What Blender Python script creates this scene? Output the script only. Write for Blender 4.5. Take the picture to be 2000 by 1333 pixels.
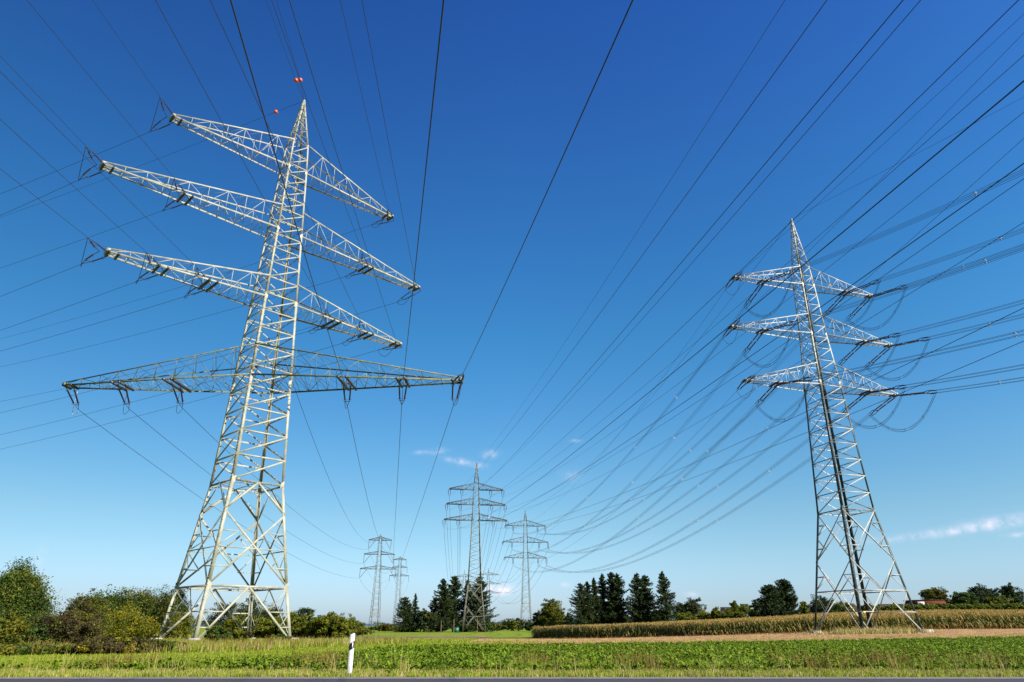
import bpy, math, random
import numpy as np
from math import radians as rad, cos, sin, pi

S = bpy.context.scene
COL = S.collection
for o in list(bpy.data.objects):
    bpy.data.objects.remove(o)

# ------------------------------------------------------------------ camera
CAM_H = 1.3
PITCH = rad(22.65)
cd = bpy.data.cameras.new("Camera")
cam = bpy.data.objects.new("Camera", cd)
COL.objects.link(cam)
cam.location = (0, 0, CAM_H)
cam.rotation_euler = (pi / 2 + PITCH, 0, 0)
cd.sensor_width = 36
cd.lens = 24.0
cd.clip_start = 0.1
cd.clip_end = 20000
S.camera = cam

# ------------------------------------------------------------------ sky and sun
SUN_EL = rad(33)
SUN_AZ = (0.84, -0.54)          # horizontal direction towards the sun
SUN_DIR = np.array([SUN_AZ[0] * cos(SUN_EL), SUN_AZ[1] * cos(SUN_EL), sin(SUN_EL)])
W = bpy.data.worlds.new("World")
S.world = W
W.use_nodes = True
nt = W.node_tree
for n in list(nt.nodes):
    nt.nodes.remove(n)
out = nt.nodes.new('ShaderNodeOutputWorld')
bg = nt.nodes.new('ShaderNodeBackground')
sky = nt.nodes.new('ShaderNodeTexSky')
sky.sky_type = 'NISHITA'
sky.sun_disc = False
sky.sun_elevation = SUN_EL
sky.sun_rotation = math.atan2(SUN_AZ[0], SUN_AZ[1])
sky.altitude = 100
sky.air_density = 1.0
sky.dust_density = 0.35
sky.ozone_density = 3.0
hs = nt.nodes.new('ShaderNodeHueSaturation')
hs.inputs['Saturation'].default_value = 1.22
hs.inputs['Value'].default_value = 1.0
gm = nt.nodes.new('ShaderNodeGamma')
gm.inputs[1].default_value = 1.12
nt.links.new(sky.outputs[0], hs.inputs['Color'])
nt.links.new(hs.outputs[0], gm.inputs[0])
# the clear polarised autumn air: a tint of the sky by its height above the horizon
tc = nt.nodes.new('ShaderNodeTexCoord')
sep = nt.nodes.new('ShaderNodeSeparateXYZ')
nt.links.new(tc.outputs['Generated'], sep.inputs[0])
tr = nt.nodes.new('ShaderNodeValToRGB')
TINT = [(0.0, (0.60, 0.80, 1.45)), (0.045, (0.87, 0.97, 1.31)), (0.085, (1.08, 1.13, 1.21)), (0.139, (1.24, 1.26, 1.15)), (0.222, (1.20, 1.40, 1.28)), (0.304, (1.06, 1.46, 1.41)),
        (0.386, (0.94, 1.52, 1.48)), (0.466, (0.93, 1.50, 1.57)), (0.564, (0.93, 1.43, 1.65)), (0.651, (0.93, 1.31, 1.69)), (0.754, (0.84, 1.17, 1.70)), (1.0, (0.8, 1.1, 1.7))]
SKY_GAIN = 0.76
for i, (p, c) in enumerate(TINT):
    e = tr.color_ramp.elements[0] if i == 0 else (tr.color_ramp.elements[-1] if i == len(TINT) - 1 else tr.color_ramp.elements.new(p))
    e.position = p
    e.color = tuple(v * SKY_GAIN / 1.5 for v in c) + (1,)
nt.links.new(sep.outputs[2], tr.inputs[0])
mt = nt.nodes.new('ShaderNodeVectorMath')
mt.operation = 'MULTIPLY'
nt.links.new(gm.outputs[0], mt.inputs[0])
nt.links.new(tr.outputs[0], mt.inputs[1])
ms_ = nt.nodes.new('ShaderNodeVectorMath')
ms_.operation = 'SCALE'
nt.links.new(mt.outputs[0], ms_.inputs[0])
lf = nt.nodes.new('ShaderNodeMapRange')
lf.inputs['From Min'].default_value = -0.75
lf.inputs['From Max'].default_value = 0.0
lf.inputs['To Min'].default_value = 1.5 * 0.66
lf.inputs['To Max'].default_value = 1.5
nt.links.new(sep.outputs[0], lf.inputs['Value'])
nt.links.new(lf.outputs[0], ms_.inputs['Scale'])
SKYCOL = ms_.outputs[0]
# a few small wisps of cloud, each a soft patch of broken noise in one direction of the sky


def math_node(op, a, b=None, c=None):
    n = nt.nodes.new('ShaderNodeMath')
    n.operation = op
    for i, v in enumerate((a, b, c)):
        if v is None:
            continue
        if isinstance(v, (int, float)):
            n.inputs[i].default_value = v
        else:
            nt.links.new(v, n.inputs[i])
    return n.outputs[0]


azn = math_node('ARCTAN2', sep.outputs[0], sep.outputs[1])
eln = math_node('ARCSINE', sep.outputs[2])
nz = nt.nodes.new('ShaderNodeTexNoise')
nz.inputs['Scale'].default_value = 85
nz.inputs['Detail'].default_value = 8
nz.inputs['Roughness'].default_value = 0.6
nt.links.new(tc.outputs['Generated'], nz.inputs['Vector'])
# azimuth, elevation, half width, half height (degrees), tilt, strength
CLOUDS = [(-4.55, 12.63, 1.04, 0.25, -.15, 0.7), (-6.09, 13.39, 0.6, 0.25, 0.023, 0.5), (-7.71, 13.27, 0.86, 0.17, 0.029, 0.3), (-1.87, 13.21, 0.61, 0.29, 0.1, 0.65),
          (-2.68, 12.28, 0.52, 0.21, 0.009, 0.55), (5.06, 11.42, 0.77, 0.41, -0.019, 0.3), (5.43, 14.29, 0.43, 0.13, -0.024, 0.45), (-1.01, 2.64, 1.05, 0.33, 0.0, 1.9),
          (4.25, 3.01, 0.4, 0.19, -0.004, 0.4), (34.7, 6.4, 2.5, 0.34, 0.09, 0.72), (31.0, 5.9, 3.8, 0.24, 0.06, 0.55), (35.6, 5.54, 0.68, 0.16, 0, 0.5), (13.84, 2.23, 0.46, 0.15, 0, 0.7),
          (11.84, 2.58, 0.31, 0.22, 0, 0.4), (-19.08, 2.56, 0.91, 0.14, 0, 0.5), (-33.59, 3.86, 0.34, 0.97, 0, 0.35)]
tot = None
for az, el, hw, hh, ti, st in CLOUDS:
    da = math_node('SUBTRACT', azn, rad(az))
    de = math_node('SUBTRACT', eln, rad(el))
    de = math_node('SUBTRACT', de, math_node('MULTIPLY', da, ti))
    a = math_node('DIVIDE', da, rad(hw))
    b = math_node('DIVIDE', de, rad(hh))
    d = math_node('ADD', math_node('MULTIPLY', a, a), math_node('MULTIPLY', b, b))
    g = math_node('MULTIPLY', math_node('EXPONENT', math_node('MULTIPLY', d, -1.0)), st * .78)
    tot = g if tot is None else math_node('ADD', tot, g)
mr = nt.nodes.new('ShaderNodeMapRange')
mr.inputs['From Min'].default_value = 0.34
mr.inputs['From Max'].default_value = 0.72
nt.links.new(nz.outputs['Fac'], mr.inputs['Value'])
cm = math_node('MULTIPLY', tot, math_node('MULTIPLY_ADD', mr.outputs[0], 1.1, 0.1))
cmc = nt.nodes.new('ShaderNodeClamp')
nt.links.new(cm, cmc.inputs[0])
mx = nt.nodes.new('ShaderNodeMix')
mx.data_type = 'RGBA'
nt.links.new(cmc.outputs[0], mx.inputs['Factor'])
nt.links.new(SKYCOL, mx.inputs['A'])
mx.inputs['B'].default_value = (7.9, 7.6, 8.7, 1)
nt.links.new(mx.outputs['Result'], bg.inputs['Color'])
bg.inputs['Strength'].default_value = 0.05
nt.links.new(bg.outputs[0], out.inputs['Surface'])

sl = bpy.data.lights.new("Sun", 'SUN')
sl.energy = 5.0
sl.angle = rad(0.5)
sl.color = (1.0, 0.925, 0.79)
so = bpy.data.objects.new("Sun", sl)
COL.objects.link(so)
from mathutils import Vector
so.rotation_euler = Vector(SUN_DIR).to_track_quat('Z', 'Y').to_euler()

S.view_settings.view_transform = 'Standard'
S.view_settings.look = 'None'
S.view_settings.exposure = 1.4
S.view_settings.gamma = 1.0
S.cycles.max_bounces = 6
S.cycles.transparent_max_bounces = 8

rng = np.random.default_rng(7)
random.seed(7)


# ------------------------------------------------------------------ materials
def lin(c):
    return tuple(((x / 255) / 12.92 if x / 255 <= 0.04045 else ((x / 255 + 0.055) / 1.055) ** 2.4) for x in c) + (1,)


def mat(name, cols, scale=5.0, rough=0.8, detail=4, spec=0.3, trans=0.0, metal=0.0, bump=0.0, stretch=None, rampos=None, coat=0.0):
    veg = any(k in name for k in ('leaf', 'grass', 'maize', 'needle', 'weed'))
    kf = .66 if veg else .53
    cols = [tuple(v * kf for v in c) for c in cols]
    """principled material whose colour runs over a noise through the listed linear colours"""
    m = bpy.data.materials.new(name)
    m.use_nodes = True
    t = m.node_tree
    p = t.nodes['Principled BSDF']
    p.inputs['Roughness'].default_value = rough
    p.inputs['Specular IOR Level'].default_value = spec
    p.inputs['Metallic'].default_value = metal
    c = t.nodes.new('ShaderNodeTexCoord')
    mp = t.nodes.new('ShaderNodeMapping')
    if stretch:
        mp.inputs['Scale'].default_value = stretch
    t.links.new(c.outputs['Object'], mp.inputs[0])
    n = t.nodes.new('ShaderNodeTexNoise')
    n.inputs['Scale'].default_value = scale
    n.inputs['Detail'].default_value = detail
    n.inputs['Roughness'].default_value = 0.65
    t.links.new(mp.outputs[0], n.inputs['Vector'])
    r = t.nodes.new('ShaderNodeValToRGB')
    cr = r.color_ramp
    k = len(cols)
    ps = rampos or [0.32 + 0.36 * i / max(1, k - 1) for i in range(k)]
    cr.elements[0].position = ps[0]
    cr.elements[0].color = tuple(cols[0]) + (1,)
    cr.elements[1].position = ps[-1]
    cr.elements[1].color = tuple(cols[-1]) + (1,)
    for i in range(1, k - 1):
        e = cr.elements.new(ps[i])
        e.color = tuple(cols[i]) + (1,)
    t.links.new(n.outputs['Fac'], r.inputs[0])
    t.links.new(r.outputs[0], p.inputs['Base Color'])
    if bump:
        b = t.nodes.new('ShaderNodeBump')
        b.inputs['Strength'].default_value = bump
        b.inputs['Distance'].default_value = 0.03
        t.links.new(n.outputs['Fac'], b.inputs['Height'])
        t.links.new(b.outputs[0], p.inputs['Normal'])
    if trans:
        o = t.nodes['Material Output']
        tr = t.nodes.new('ShaderNodeBsdfTranslucent')
        ms = t.nodes.new('ShaderNodeMixShader')
        ms.inputs[0].default_value = trans
        t.links.new(r.outputs[0], tr.inputs['Color'])
        t.links.new(p.outputs[0], ms.inputs[1])
        t.links.new(tr.outputs[0], ms.inputs[2])
        t.links.new(ms.outputs[0], o.inputs['Surface'])
    return m


M = {}
M['cream'] = mat('pale_green_steel_paint', [(.29, .30, .23), (.41, .41, .32), (.50, .50, .40)], 1.3, .55, 6, .4)
M['grey_paint'] = mat('grey_green_steel_paint', [(.30, .33, .30), (.46, .48, .45), (.56, .57, .53)], 1.3, .5, 6, .4)
M['moss_paint'] = mat('dark_green_steel_paint', [(.018, .032, .026), (.03, .048, .04), (.05, .07, .058)], 2.0, .5, 6, .4)
M['far_steel'] = mat('weathered_far_steel', [(.10, .105, .075), (.18, .18, .13), (.26, .26, .20)], .7, .6, 4, .3)
M['bar_dark'] = mat('dark_far_crossarm_steel', [(.05, .045, .04), (.09, .075, .06), (.14, .12, .10)], 1.5, .6, 6, .3)
M['bar_green'] = mat('olive_steel_paint', [(.085, .10, .055), (.16, .18, .09), (.26, .27, .15)], 1.5, .6, 6, .3)
M['dark_steel'] = mat('dark_fitting_steel', [(.035, .035, .045), (.06, .06, .075)], 6, .5, 4, .5)
M['porcelain'] = mat('red_brown_porcelain', [(.055, .012, .018), (.10, .02, .028)], 8, .25, 3, .6)
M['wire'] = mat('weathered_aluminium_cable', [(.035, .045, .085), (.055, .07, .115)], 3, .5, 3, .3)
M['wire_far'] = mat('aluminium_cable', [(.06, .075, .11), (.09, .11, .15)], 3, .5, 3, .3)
M['pale_metal'] = mat('pale_spacer_metal', [(.6, .6, .62), (.75, .75, .77)], 8, .4, 3, .5)
M['orange'] = mat('orange_marker_plastic', [(.75, .09, .01), (.85, .13, .015)], 3, .4, 2, .5)
M['concrete'] = mat('concrete', [(.30, .28, .24), (.42, .39, .34), (.50, .47, .42)], 5, .9, 6, .2, bump=.3)
M['asphalt'] = mat('asphalt', [(.045, .04, .052), (.062, .055, .07), (.085, .077, .088)], 14, .85, 8, .3, bump=.4)
M['road_line'] = mat('worn_white_line', [(.32, .31, .29), (.52, .51, .49), (.62, .61, .58)], 9, .8, 5, .2)
M['gravel'] = mat('pale_grit', [(.16, .145, .12), (.28, .26, .22), (.36, .33, .29)], 20, .95, 6, .1, bump=.5)
M['soil'] = mat('pinkish_dry_soil', [(.22, .13, .06), (.42, .255, .12), (.55, .36, .18)], 0.7, .95, 8, .1, bump=.4, stretch=(1, 1, 1))
M['darksoil'] = mat('brown_soil', [(.10, .065, .035), (.16, .10, .055), (.22, .15, .08)], 2.2, .95, 8, .1, bump=.6)
M['stubble'] = mat('dry_stubble', [(.22, .18, .06), (.34, .26, .11), (.42, .32, .16)], 1.2, .95, 8, .1, bump=.4)
M['post_white'] = mat('white_plastic', [(.60, .60, .58), (.80, .80, .82), (.84, .84, .86)], 6, .4, 3, .4)
M['post_black'] = mat('black_plastic', [(.015, .012, .02), (.03, .026, .036)], 8, .4, 3, .4)
M['reflector'] = mat('white_reflector', [(.75, .75, .8), (.9, .9, .95)], 30, .15, 2, .8)
M['grass'] = mat('meadow_grass_ground', [(.085, .145, .008), (.15, .225, .012), (.20, .26, .016), (.26, .25, .05)], .35, .95, 9, .1, bump=.8)
M['blade'] = mat('grass_blade', [(.14, .22, .010), (.26, .34, .018), (.42, .42, .07)], 3, .7, 4, .2, trans=.35)
M['dryblade'] = mat('dry_grass_blade', [(.30, .27, .06), (.48, .40, .14), (.62, .52, .26)], 3, .8, 4, .2, trans=.3)
M['weed'] = mat('brown_weed', [(.13, .07, .022), (.24, .15, .045), (.34, .25, .07)], .9, .8, 4, .1, trans=.3)
M['beet'] = mat('crop_leaf', [(.035, .075, .004), (.13, .22, .008), (.32, .42, .03)], 7, .75, 5, .15, trans=.3)
M['corn_leaf'] = mat('maize_leaf', [(.045, .085, .008), (.12, .17, .016), (.32, .29, .05)], 5, .6, 4, .3, trans=.3)
M['corn_dry'] = mat('dry_maize_leaf', [(.23, .155, .030), (.47, .32, .085), (.68, .50, .19)], 5, .7, 4, .2, trans=.3)
M['corn_stalk'] = mat('maize_stalk', [(.14, .10, .03), (.25, .19, .07)], 2.0, .7, 4, .2)
M['bark'] = mat('bark', [(.05, .035, .025), (.10, .075, .05)], 6, .9, 6, .1)
M['fir'] = mat('spruce_needles', [(.012, .024, .006), (.026, .045, .009), (.06, .080, .014)], .8, .75, 4, .15, trans=.12)
M['fir_light'] = mat('lit_cypress_leaf', [(.010, .022, .006), (.022, .042, .008), (.050, .075, .010)], .7, .75, 4, .15, trans=.15)
M['leaf_green'] = mat('green_leaf', [(.020, .048, .005), (.055, .098, .009), (.13, .18, .016)], 1.1, .65, 5, .25, trans=.3)
M['leaf_dark'] = mat('dark_green_leaf', [(.014, .030, .008), (.028, .052, .011), (.055, .085, .015)], .8, .7, 5, .2, trans=.2)
M['leaf_olive'] = mat('olive_leaf', [(.045, .060, .006), (.12, .13, .010), (.24, .22, .02)], 1.1, .7, 5, .2, trans=.3)
M['leaf_yellow'] = mat('yellow_green_leaf', [(.06, .085, .006), (.17, .18, .010), (.40, .30, .018)], 1.1, .65, 5, .2, trans=.35)
M['leaf_red'] = mat('reddish_brown_leaf', [(.026, .022, .009), (.062, .050, .016), (.12, .095, .025)], 1.1, .7, 5, .2, trans=.25)
M['leaf_hedge'] = mat('hedge_leaf', [(.055, .085, .006), (.13, .16, .010), (.25, .24, .018)], 1.6, .65, 5, .2, trans=.3)
M['leaf_orchard'] = mat('orchard_leaf', [(.07, .10, .010), (.15, .19, .016), (.28, .30, .03)], 1.2, .65, 5, .2, trans=.3)
M['leaf_far'] = mat('far_wood_leaf', [(.022, .036, .014), (.040, .058, .02), (.065, .075, .026)], .12, .8, 5, .1)
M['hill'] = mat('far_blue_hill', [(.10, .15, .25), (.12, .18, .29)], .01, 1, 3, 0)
M['brick'] = mat('red_brown_cladding', [(.10, .028, .018), (.15, .042, .026), (.19, .06, .038)], 1.2, .85, 5, .1)
M['roof_dark'] = mat('dark_roof_tile', [(.035, .022, .022), (.06, .038, .035), (.085, .052, .045)], 3, .8, 5, .2)
M['roof_red'] = mat('red_roof_tile', [(.08, .026, .022), (.12, .04, .03), (.15, .055, .04)], 3, .8, 5, .2)
M['wall_white'] = mat('white_render', [(.62, .60, .56), (.74, .72, .68)], 2, .85, 5, .2)
M['wall_grey'] = mat('grey_blue_wall', [(.16, .19, .24), (.24, .27, .33)], 2, .8, 5, .2)
M['wall_beige'] = mat('beige_render', [(.40, .32, .22), (.5, .41, .3)], 2, .85, 5, .2)
M['glass'] = mat('dark_window_glass', [(.02, .03, .045), (.05, .07, .10)], 1, .1, 2, .8)
M['green_bin'] = mat('green_sheet_metal', [(.006, .12, .06), (.01, .18, .09)], 3, .5, 3, .4)
M['yellow'] = mat('yellow_sign_paint', [(.75, .55, .05), (.85, .65, .1)], 3, .5, 3, .3)
M['pink_wood'] = mat('weathered_pole_wood', [(.20, .13, .10), (.34, .24, .18)], 4, .9, 4, .1)


# ------------------------------------------------------------------ mesh helper
class MB:
    def __init__(s):
        s.V = []
        s.F = []
        s.M = []
        s.n = 0

    def add(s, v, f, mi=0):
        v = np.asarray(v, float).reshape(-1, 3)
        f = np.asarray(f, int).reshape(-1, 4)
        s.V.append(v)
        s.F.append(f + s.n)
        s.M.append(np.full(len(f), mi, dtype=np.int32))
        s.n += len(v)

    def quads(s, P, mi=0):
        """P: (n,4,3)"""
        P = np.asarray(P, float)
        n = len(P)
        if n:
            s.add(P.reshape(-1, 3), np.arange(n * 4).reshape(-1, 4), mi)

    def box(s, c, h, az=0.0, mi=0, taper=1.0):
        c = np.asarray(c, float)
        u = np.array([cos(az), sin(az), 0])
        w = np.array([-sin(az), cos(az), 0])
        v = []
        for k, t in ((-1, 1.0), (1, taper)):
            for a, b in ((-1, -1), (1, -1), (1, 1), (-1, 1)):
                v.append(c + u * a * h[0] * t + w * b * h[1] * t + np.array([0, 0, k * h[2]]))
        s.add(v, [(3, 2, 1, 0), (4, 5, 6, 7), (0, 1, 5, 4), (1, 2, 6, 5), (2, 3, 7, 6), (3, 0, 4, 7)], mi)

    def ell(s, p, q, size, n, m, mi=0, th=0.14, nf=1.0):
        """an L-angle bar from p to q, flanges along n and m"""
        p = np.asarray(p, float)
        q = np.asarray(q, float)
        t = size * th
        prof = [(0, 0), (nf, 0), (nf, t / size), (t / size, t / size), (t / size, 1), (0, 1)]
        v = [p + n * (a * size) + m * (b * size) for a, b in prof] + [q + n * (a * size) + m * (b * size) for a, b in prof]
        f = [(i, (i + 1) % 6, (i + 1) % 6 + 6, i + 6) for i in range(6)]
        f += [(0, 3, 2, 1), (0, 5, 4, 3), (6, 7, 8, 9), (6, 9, 10, 11)]
        s.add(v, f, mi)

    def bar(s, p, q, size, hint, mi=0, th=0.12, nf=.38):
        p = np.asarray(p, float)
        q = np.asarray(q, float)
        a = q - p
        L = np.linalg.norm(a)
        if L < 1e-6:
            return
        a /= L
        n = np.asarray(hint, float) - a * np.dot(hint, a)
        ln = np.linalg.norm(n)
        if ln < 1e-4:
            n = np.cross(a, [1, .3, .2])
            ln = np.linalg.norm(n)
        n /= ln
        m = np.cross(a, n)
        s.ell(p - m * size * .5, q - m * size * .5, size, n, m, mi, th, nf)

    def tube(s, pts, r, k=4, mi=0, cap=False):
        pts = np.asarray(pts, float)
        n = len(pts)
        r = np.broadcast_to(np.asarray(r, float), (n,))
        d = np.gradient(pts, axis=0)
        d /= np.linalg.norm(d, axis=1)[:, None] + 1e-12
        ref = np.array([0, 0, 1.0]) if abs(d[:, 2]).mean() < .9 else np.array([1.0, 0, 0])
        a = np.cross(d, ref)
        a /= np.linalg.norm(a, axis=1)[:, None] + 1e-12
        b = np.cross(d, a)
        ang = np.arange(k) * 2 * pi / k
        ring = pts[:, None] + (a[:, None] * np.cos(ang)[None, :, None] + b[:, None] * np.sin(ang)[None, :, None]) * r[:, None, None]
        i = np.arange(n - 1)[:, None] * k
        j = np.arange(k)[None]
        j2 = (j + 1) % k
        f = np.stack([i + j, i + j2, i + k + j2, i + k + j], -1).reshape(-1, 4)
        s.add(ring.reshape(-1, 3), f, mi)

    def build(s, name, mats, parent=None, smooth=False, label=None):
        me = bpy.data.meshes.new(name)
        V = np.concatenate(s.V)
        F = np.concatenate(s.F)
        MI = np.concatenate(s.M)
        me.vertices.add(len(V))
        me.vertices.foreach_set('co', V.astype(np.float32).ravel())
        me.loops.add(len(F) * 4)
        me.loops.foreach_set('vertex_index', F.astype(np.int32).ravel())
        me.polygons.add(len(F))
        me.polygons.foreach_set('loop_start', np.arange(len(F), dtype=np.int32) * 4)
        me.polygons.foreach_set('loop_total', np.full(len(F), 4, dtype=np.int32))
        me.polygons.foreach_set('material_index', MI)
        if smooth:
            me.polygons.foreach_set('use_smooth', np.ones(len(F), dtype=bool))
        me.update(calc_edges=True)
        for m in (mats if isinstance(mats, (list, tuple)) else [mats]):
            me.materials.append(m)
        o = bpy.data.objects.new(name, me)
        COL.objects.link(o)
        if parent is not None:
            o.parent = parent
            o.matrix_parent_inverse = parent_inverse(parent)
        if label:
            o['label'] = label
        return o


def parent_inverse(p):
    from mathutils import Matrix
    if p.type == 'EMPTY':
        return Matrix.Translation(p.location).inverted()
    return Matrix.Identity(4)


def tag(o, label=None, cat=None, group=None, kind=None):
    if label:
        o['label'] = label
    if cat:
        o['category'] = cat
    if group:
        o['group'] = group
    if kind:
        o['kind'] = kind
    return o


def empty(name, loc):
    o = bpy.data.objects.new(name, None)
    COL.objects.link(o)
    o.location = loc
    o.empty_display_size = .5
    return o


# ------------------------------------------------------------------ terrain
def sstep(t):
    t = np.clip(t, 0, 1)
    return t * t * (3 - 2 * t)


def Hg(x, y):
    x = np.asarray(x, float)
    y = np.asarray(y, float)
    yy = np.maximum(y, 30)
    r = x / yy
    dip = -0.8 * sstep((y - 58) / 78)
    rise = np.interp(y, [-1e4, 60, 90, 125, 170, 200, 245, 300, 345, 600, 1e4], [0, 0, .28, .95, 2.2, 2.9, 6.0, 7.8, 9.0, 12, 12])
    k = sstep((r - .02) / .60)
    return dip * (1 - k) + rise * k


def hz(x, y):
    return float(Hg(x, y))


def sheet(name, xs, ys, m, off=0.0, mask=None, stretch=None):
    X, Y = np.meshgrid(xs, ys)
    Z = Hg(X, Y) + off
    V = np.stack([X, Y, Z], -1).reshape(-1, 3)
    nx = len(xs)
    i = np.arange(len(ys) - 1)[:, None] * nx
    j = np.arange(nx - 1)[None]
    F = np.stack([i + j, i + j + 1, i + j + 1 + nx, i + j + nx], -1).reshape(-1, 4)
    mb = MB()
    mb.add(V, F)
    return mb.build(name, m, smooth=True)


xs = np.concatenate([-np.geomspace(6000, 90, 22), np.arange(-84, 200, 4.0), np.geomspace(204, 6000, 26)])
ys = np.concatenate([[-400, -150, -60, -20], np.arange(0, 340, 4.0), np.geomspace(344, 9000, 34)])
tag(sheet('ground', xs, ys, M['grass']), 'green meadow ground reaching to the horizon', kind='structure')


def poly_patch(name, near, far, m, off, n=120, k=24):
    """a draped strip of ground between a near and a far polyline given as (x,y) points"""
    near = np.array(near, float)
    far = np.array(far, float)

    def res(p):
        d = np.r_[0, np.cumsum(np.hypot(*np.diff(p, axis=0).T))]
        t = np.linspace(0, d[-1], n)
        return np.stack([np.interp(t, d, p[:, 0]), np.interp(t, d, p[:, 1])], 1)
    a, b = res(near), res(far)
    t = np.linspace(0, 1, k)[:, None, None]
    P = a[None] * (1 - t) + b[None] * t
    Z = Hg(P[..., 0], P[..., 1]) + off
    V = np.concatenate([P, Z[..., None]], -1).reshape(-1, 3)
    i = np.arange(k - 1)[:, None] * n
    j = np.arange(n - 1)[None]
    F = np.stack([i + j, i + j + 1, i + j + 1 + n, i + j + n], -1).reshape(-1, 4)
    mb = MB()
    mb.add(V, F)
    return tag(mb.build(name, m, smooth=True), kind='structure')


# the road in front of the camera
poly_patch('road', [(-400, 12.2), (400, 12.2)], [(-400, 20.45), (400, 20.45)], M['asphalt'], .012)
poly_patch('road_edge_line', [(-400, 20.12), (400, 20.12)], [(-400, 20.27), (400, 20.27)], M['road_line'], .017)
poly_patch('gravel_shoulder', [(-400, 20.45), (400, 20.45)], [(-400, 20.85), (400, 20.85)], M['gravel'], .010)
# bare strips between the fields
CROP_FAR = [(-30, 23.9), (-16, 24.4), (-10.6, 27), (-8.4, 31), (-7.6, 36.6), (-7.2, 46.5), (0, 49.5), (20, 59.5), (46, 73), (115, 98)]
CORN_FRONT = [(4, 136), (16, 126), (30, 119.5), (57, 116.5), (85, 119), (140, 130)]
poly_patch('soil_path', [(-5, 68), (0, 54), (20, 58), (46, 71), (120, 98)], [(-3, 118), (3, 128), (30, 119), (57, 116), (140, 134)], M['soil'], .03)
poly_patch('stubble_strip', [(-60, 104), (-20, 110), (-3, 112)], [(-70, 150), (-22, 165), (-6, 170)], M['stubble'], .035)
poly_patch('bare_earth_strip', [(-26, 29.6), (-19.5, 32.0), (-15.6, 33.0)], [(-27, 31.4), (-20, 34.2), (-15.2, 35.2)], M['darksoil'], .02)
poly_patch('crop_soil', [(-60, 23.9), (125, 23.9)], [(-30, 24.2)] + CROP_FAR[1:], M['darksoil'], .02, 300, 40)
poly_patch('corn_soil', CORN_FRONT, [(18, 203), (60, 204), (120, 204), (200, 204)], M['darksoil'], .03, 120, 40)


# ------------------------------------------------------------------ vegetation helpers
def scatter_band(near_fn, far_fn, x0, x1, dens, seed=0):
    """random points with x in x0..x1 and y between two functions"""
    r = np.random.default_rng(seed)
    xs_ = np.linspace(x0, x1, 400)
    a = near_fn(xs_)
    b = far_fn(xs_)
    area = np.maximum(b - a, 0).mean() * (x1 - x0)
    n = int(area * dens)
    x = r.uniform(x0, x1, n * 3)
    ymx = b.max()
    ymn = a.min()
    y = r.uniform(ymn, ymx, n * 3)
    k = (y > near_fn(x)) & (y < far_fn(x)) & (np.abs(x) < y * .80 + 3)
    return x[k], y[k]


def poly_fn(pts):
    p = np.array(pts, float)
    return lambda x: np.interp(x, p[:, 0], p[:, 1])


def blades(mb, x, y, h, w, per, seed, lean=.45, spread=.08, mi=0, base=0.0):
    r = np.random.default_rng(seed)
    n = len(x) * per
    X = np.repeat(x, per) + r.normal(0, spread, n)
    Y = np.repeat(y, per) + r.normal(0, spread, n)
    Z = Hg(X, Y) + base
    hh = np.repeat(h * r.uniform(.6, 1.25, len(x)), per) * r.uniform(.6, 1.1, n)
    a = r.uniform(0, 2 * pi, n)
    la = r.uniform(0, 2 * pi, n)
    ln = hh * r.uniform(0, lean, n)
    ww = w * r.uniform(.6, 1.3, n)
    dx, dy = np.cos(a) * ww, np.sin(a) * ww
    b0 = np.stack([X - dx, Y - dy, Z], -1)
    b1 = np.stack([X + dx, Y + dy, Z], -1)
    tx, ty = X + np.cos(la) * ln, Y + np.sin(la) * ln
    t0 = np.stack([tx - dx * .2, ty - dy * .2, Z + hh], -1)
    t1 = np.stack([tx + dx * .2, ty + dy * .2, Z + hh], -1)
    mb.quads(np.stack([b0, b1, t1, t0], 1), mi)


# verge grass along the road
x = rng.uniform(-24, 24, 15000)
y = 20.75 + rng.beta(1.1, 1.3, 15000) * 3.4
mb = MB()
k = rng.random(len(x)) < .66
blades(mb, x[k], y[k], .105, .012, 7, 1, mi=0)
blades(mb, x[~k], y[~k], .125, .009, 6, 2, mi=1)
x = rng.uniform(-24, 24, 150)
y = rng.uniform(21.6, 24.6, 150)
blades(mb, x, y, .62, .007, 5, 3, lean=.5, mi=1)
x = rng.uniform(-26, 26, 2600)
y = 23.4 + np.abs(rng.normal(0, 1.1, 2600))
k = np.sin(x * 1.1) + np.sin(x * .37 + 1) + rng.normal(0, .5, 2600) > .2
blades(mb, x[k], y[k], .30, .010, 6, 4, mi=0)
x = rng.normal(rng.choice([-13, -6.5, 1, 4.2, 9.5, 11.5, 13.2, 15.5], 260), .6)
y = rng.uniform(23, 27, 260)
blades(mb, x, y, .6, .009, 7, 6, spread=.13, mi=2)
tag(mb.build('verge_grass', [M['blade'], M['dryblade'], M['weed']]), 'strip of short mixed green and dry grass along the road edge', 'grass', kind='stuff')

mb = MB()
n = 14000
x = rng.uniform(-6, 115, n)
y = np.interp(x, [-4, 20, 46, 110], [54, 59, 73, 97]) + rng.uniform(0, 1, n) * np.interp(x, [-6, 30, 115], [70, 58, 24])
s_ = rng.uniform(.03, .11, n)
P = np.stack([x, y, Hg(x, y) + .03], -1)
q = rng.normal(0, 1, (n, 3, 3)) * .35
b = P[:, None] + (np.array([[-1, -.6, 0], [1, -.6, 0], [.1, 1, 0]]) + q * .5) * s_[:, None, None]
t = P + np.stack([q[:, 0, 0], q[:, 0, 1], np.full(n, 1.0)], -1) * s_[:, None]
mb.quads(np.stack([b[:, 0], b[:, 1], t, t], 1))
mb.quads(np.stack([b[:, 1], b[:, 2], t, t], 1))
mb.quads(np.stack([b[:, 2], b[:, 0], t, t], 1))
tag(mb.build('soil_clods', M['soil']), 'small clods lying on the bare soil strip', 'soil', kind='stuff')

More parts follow.
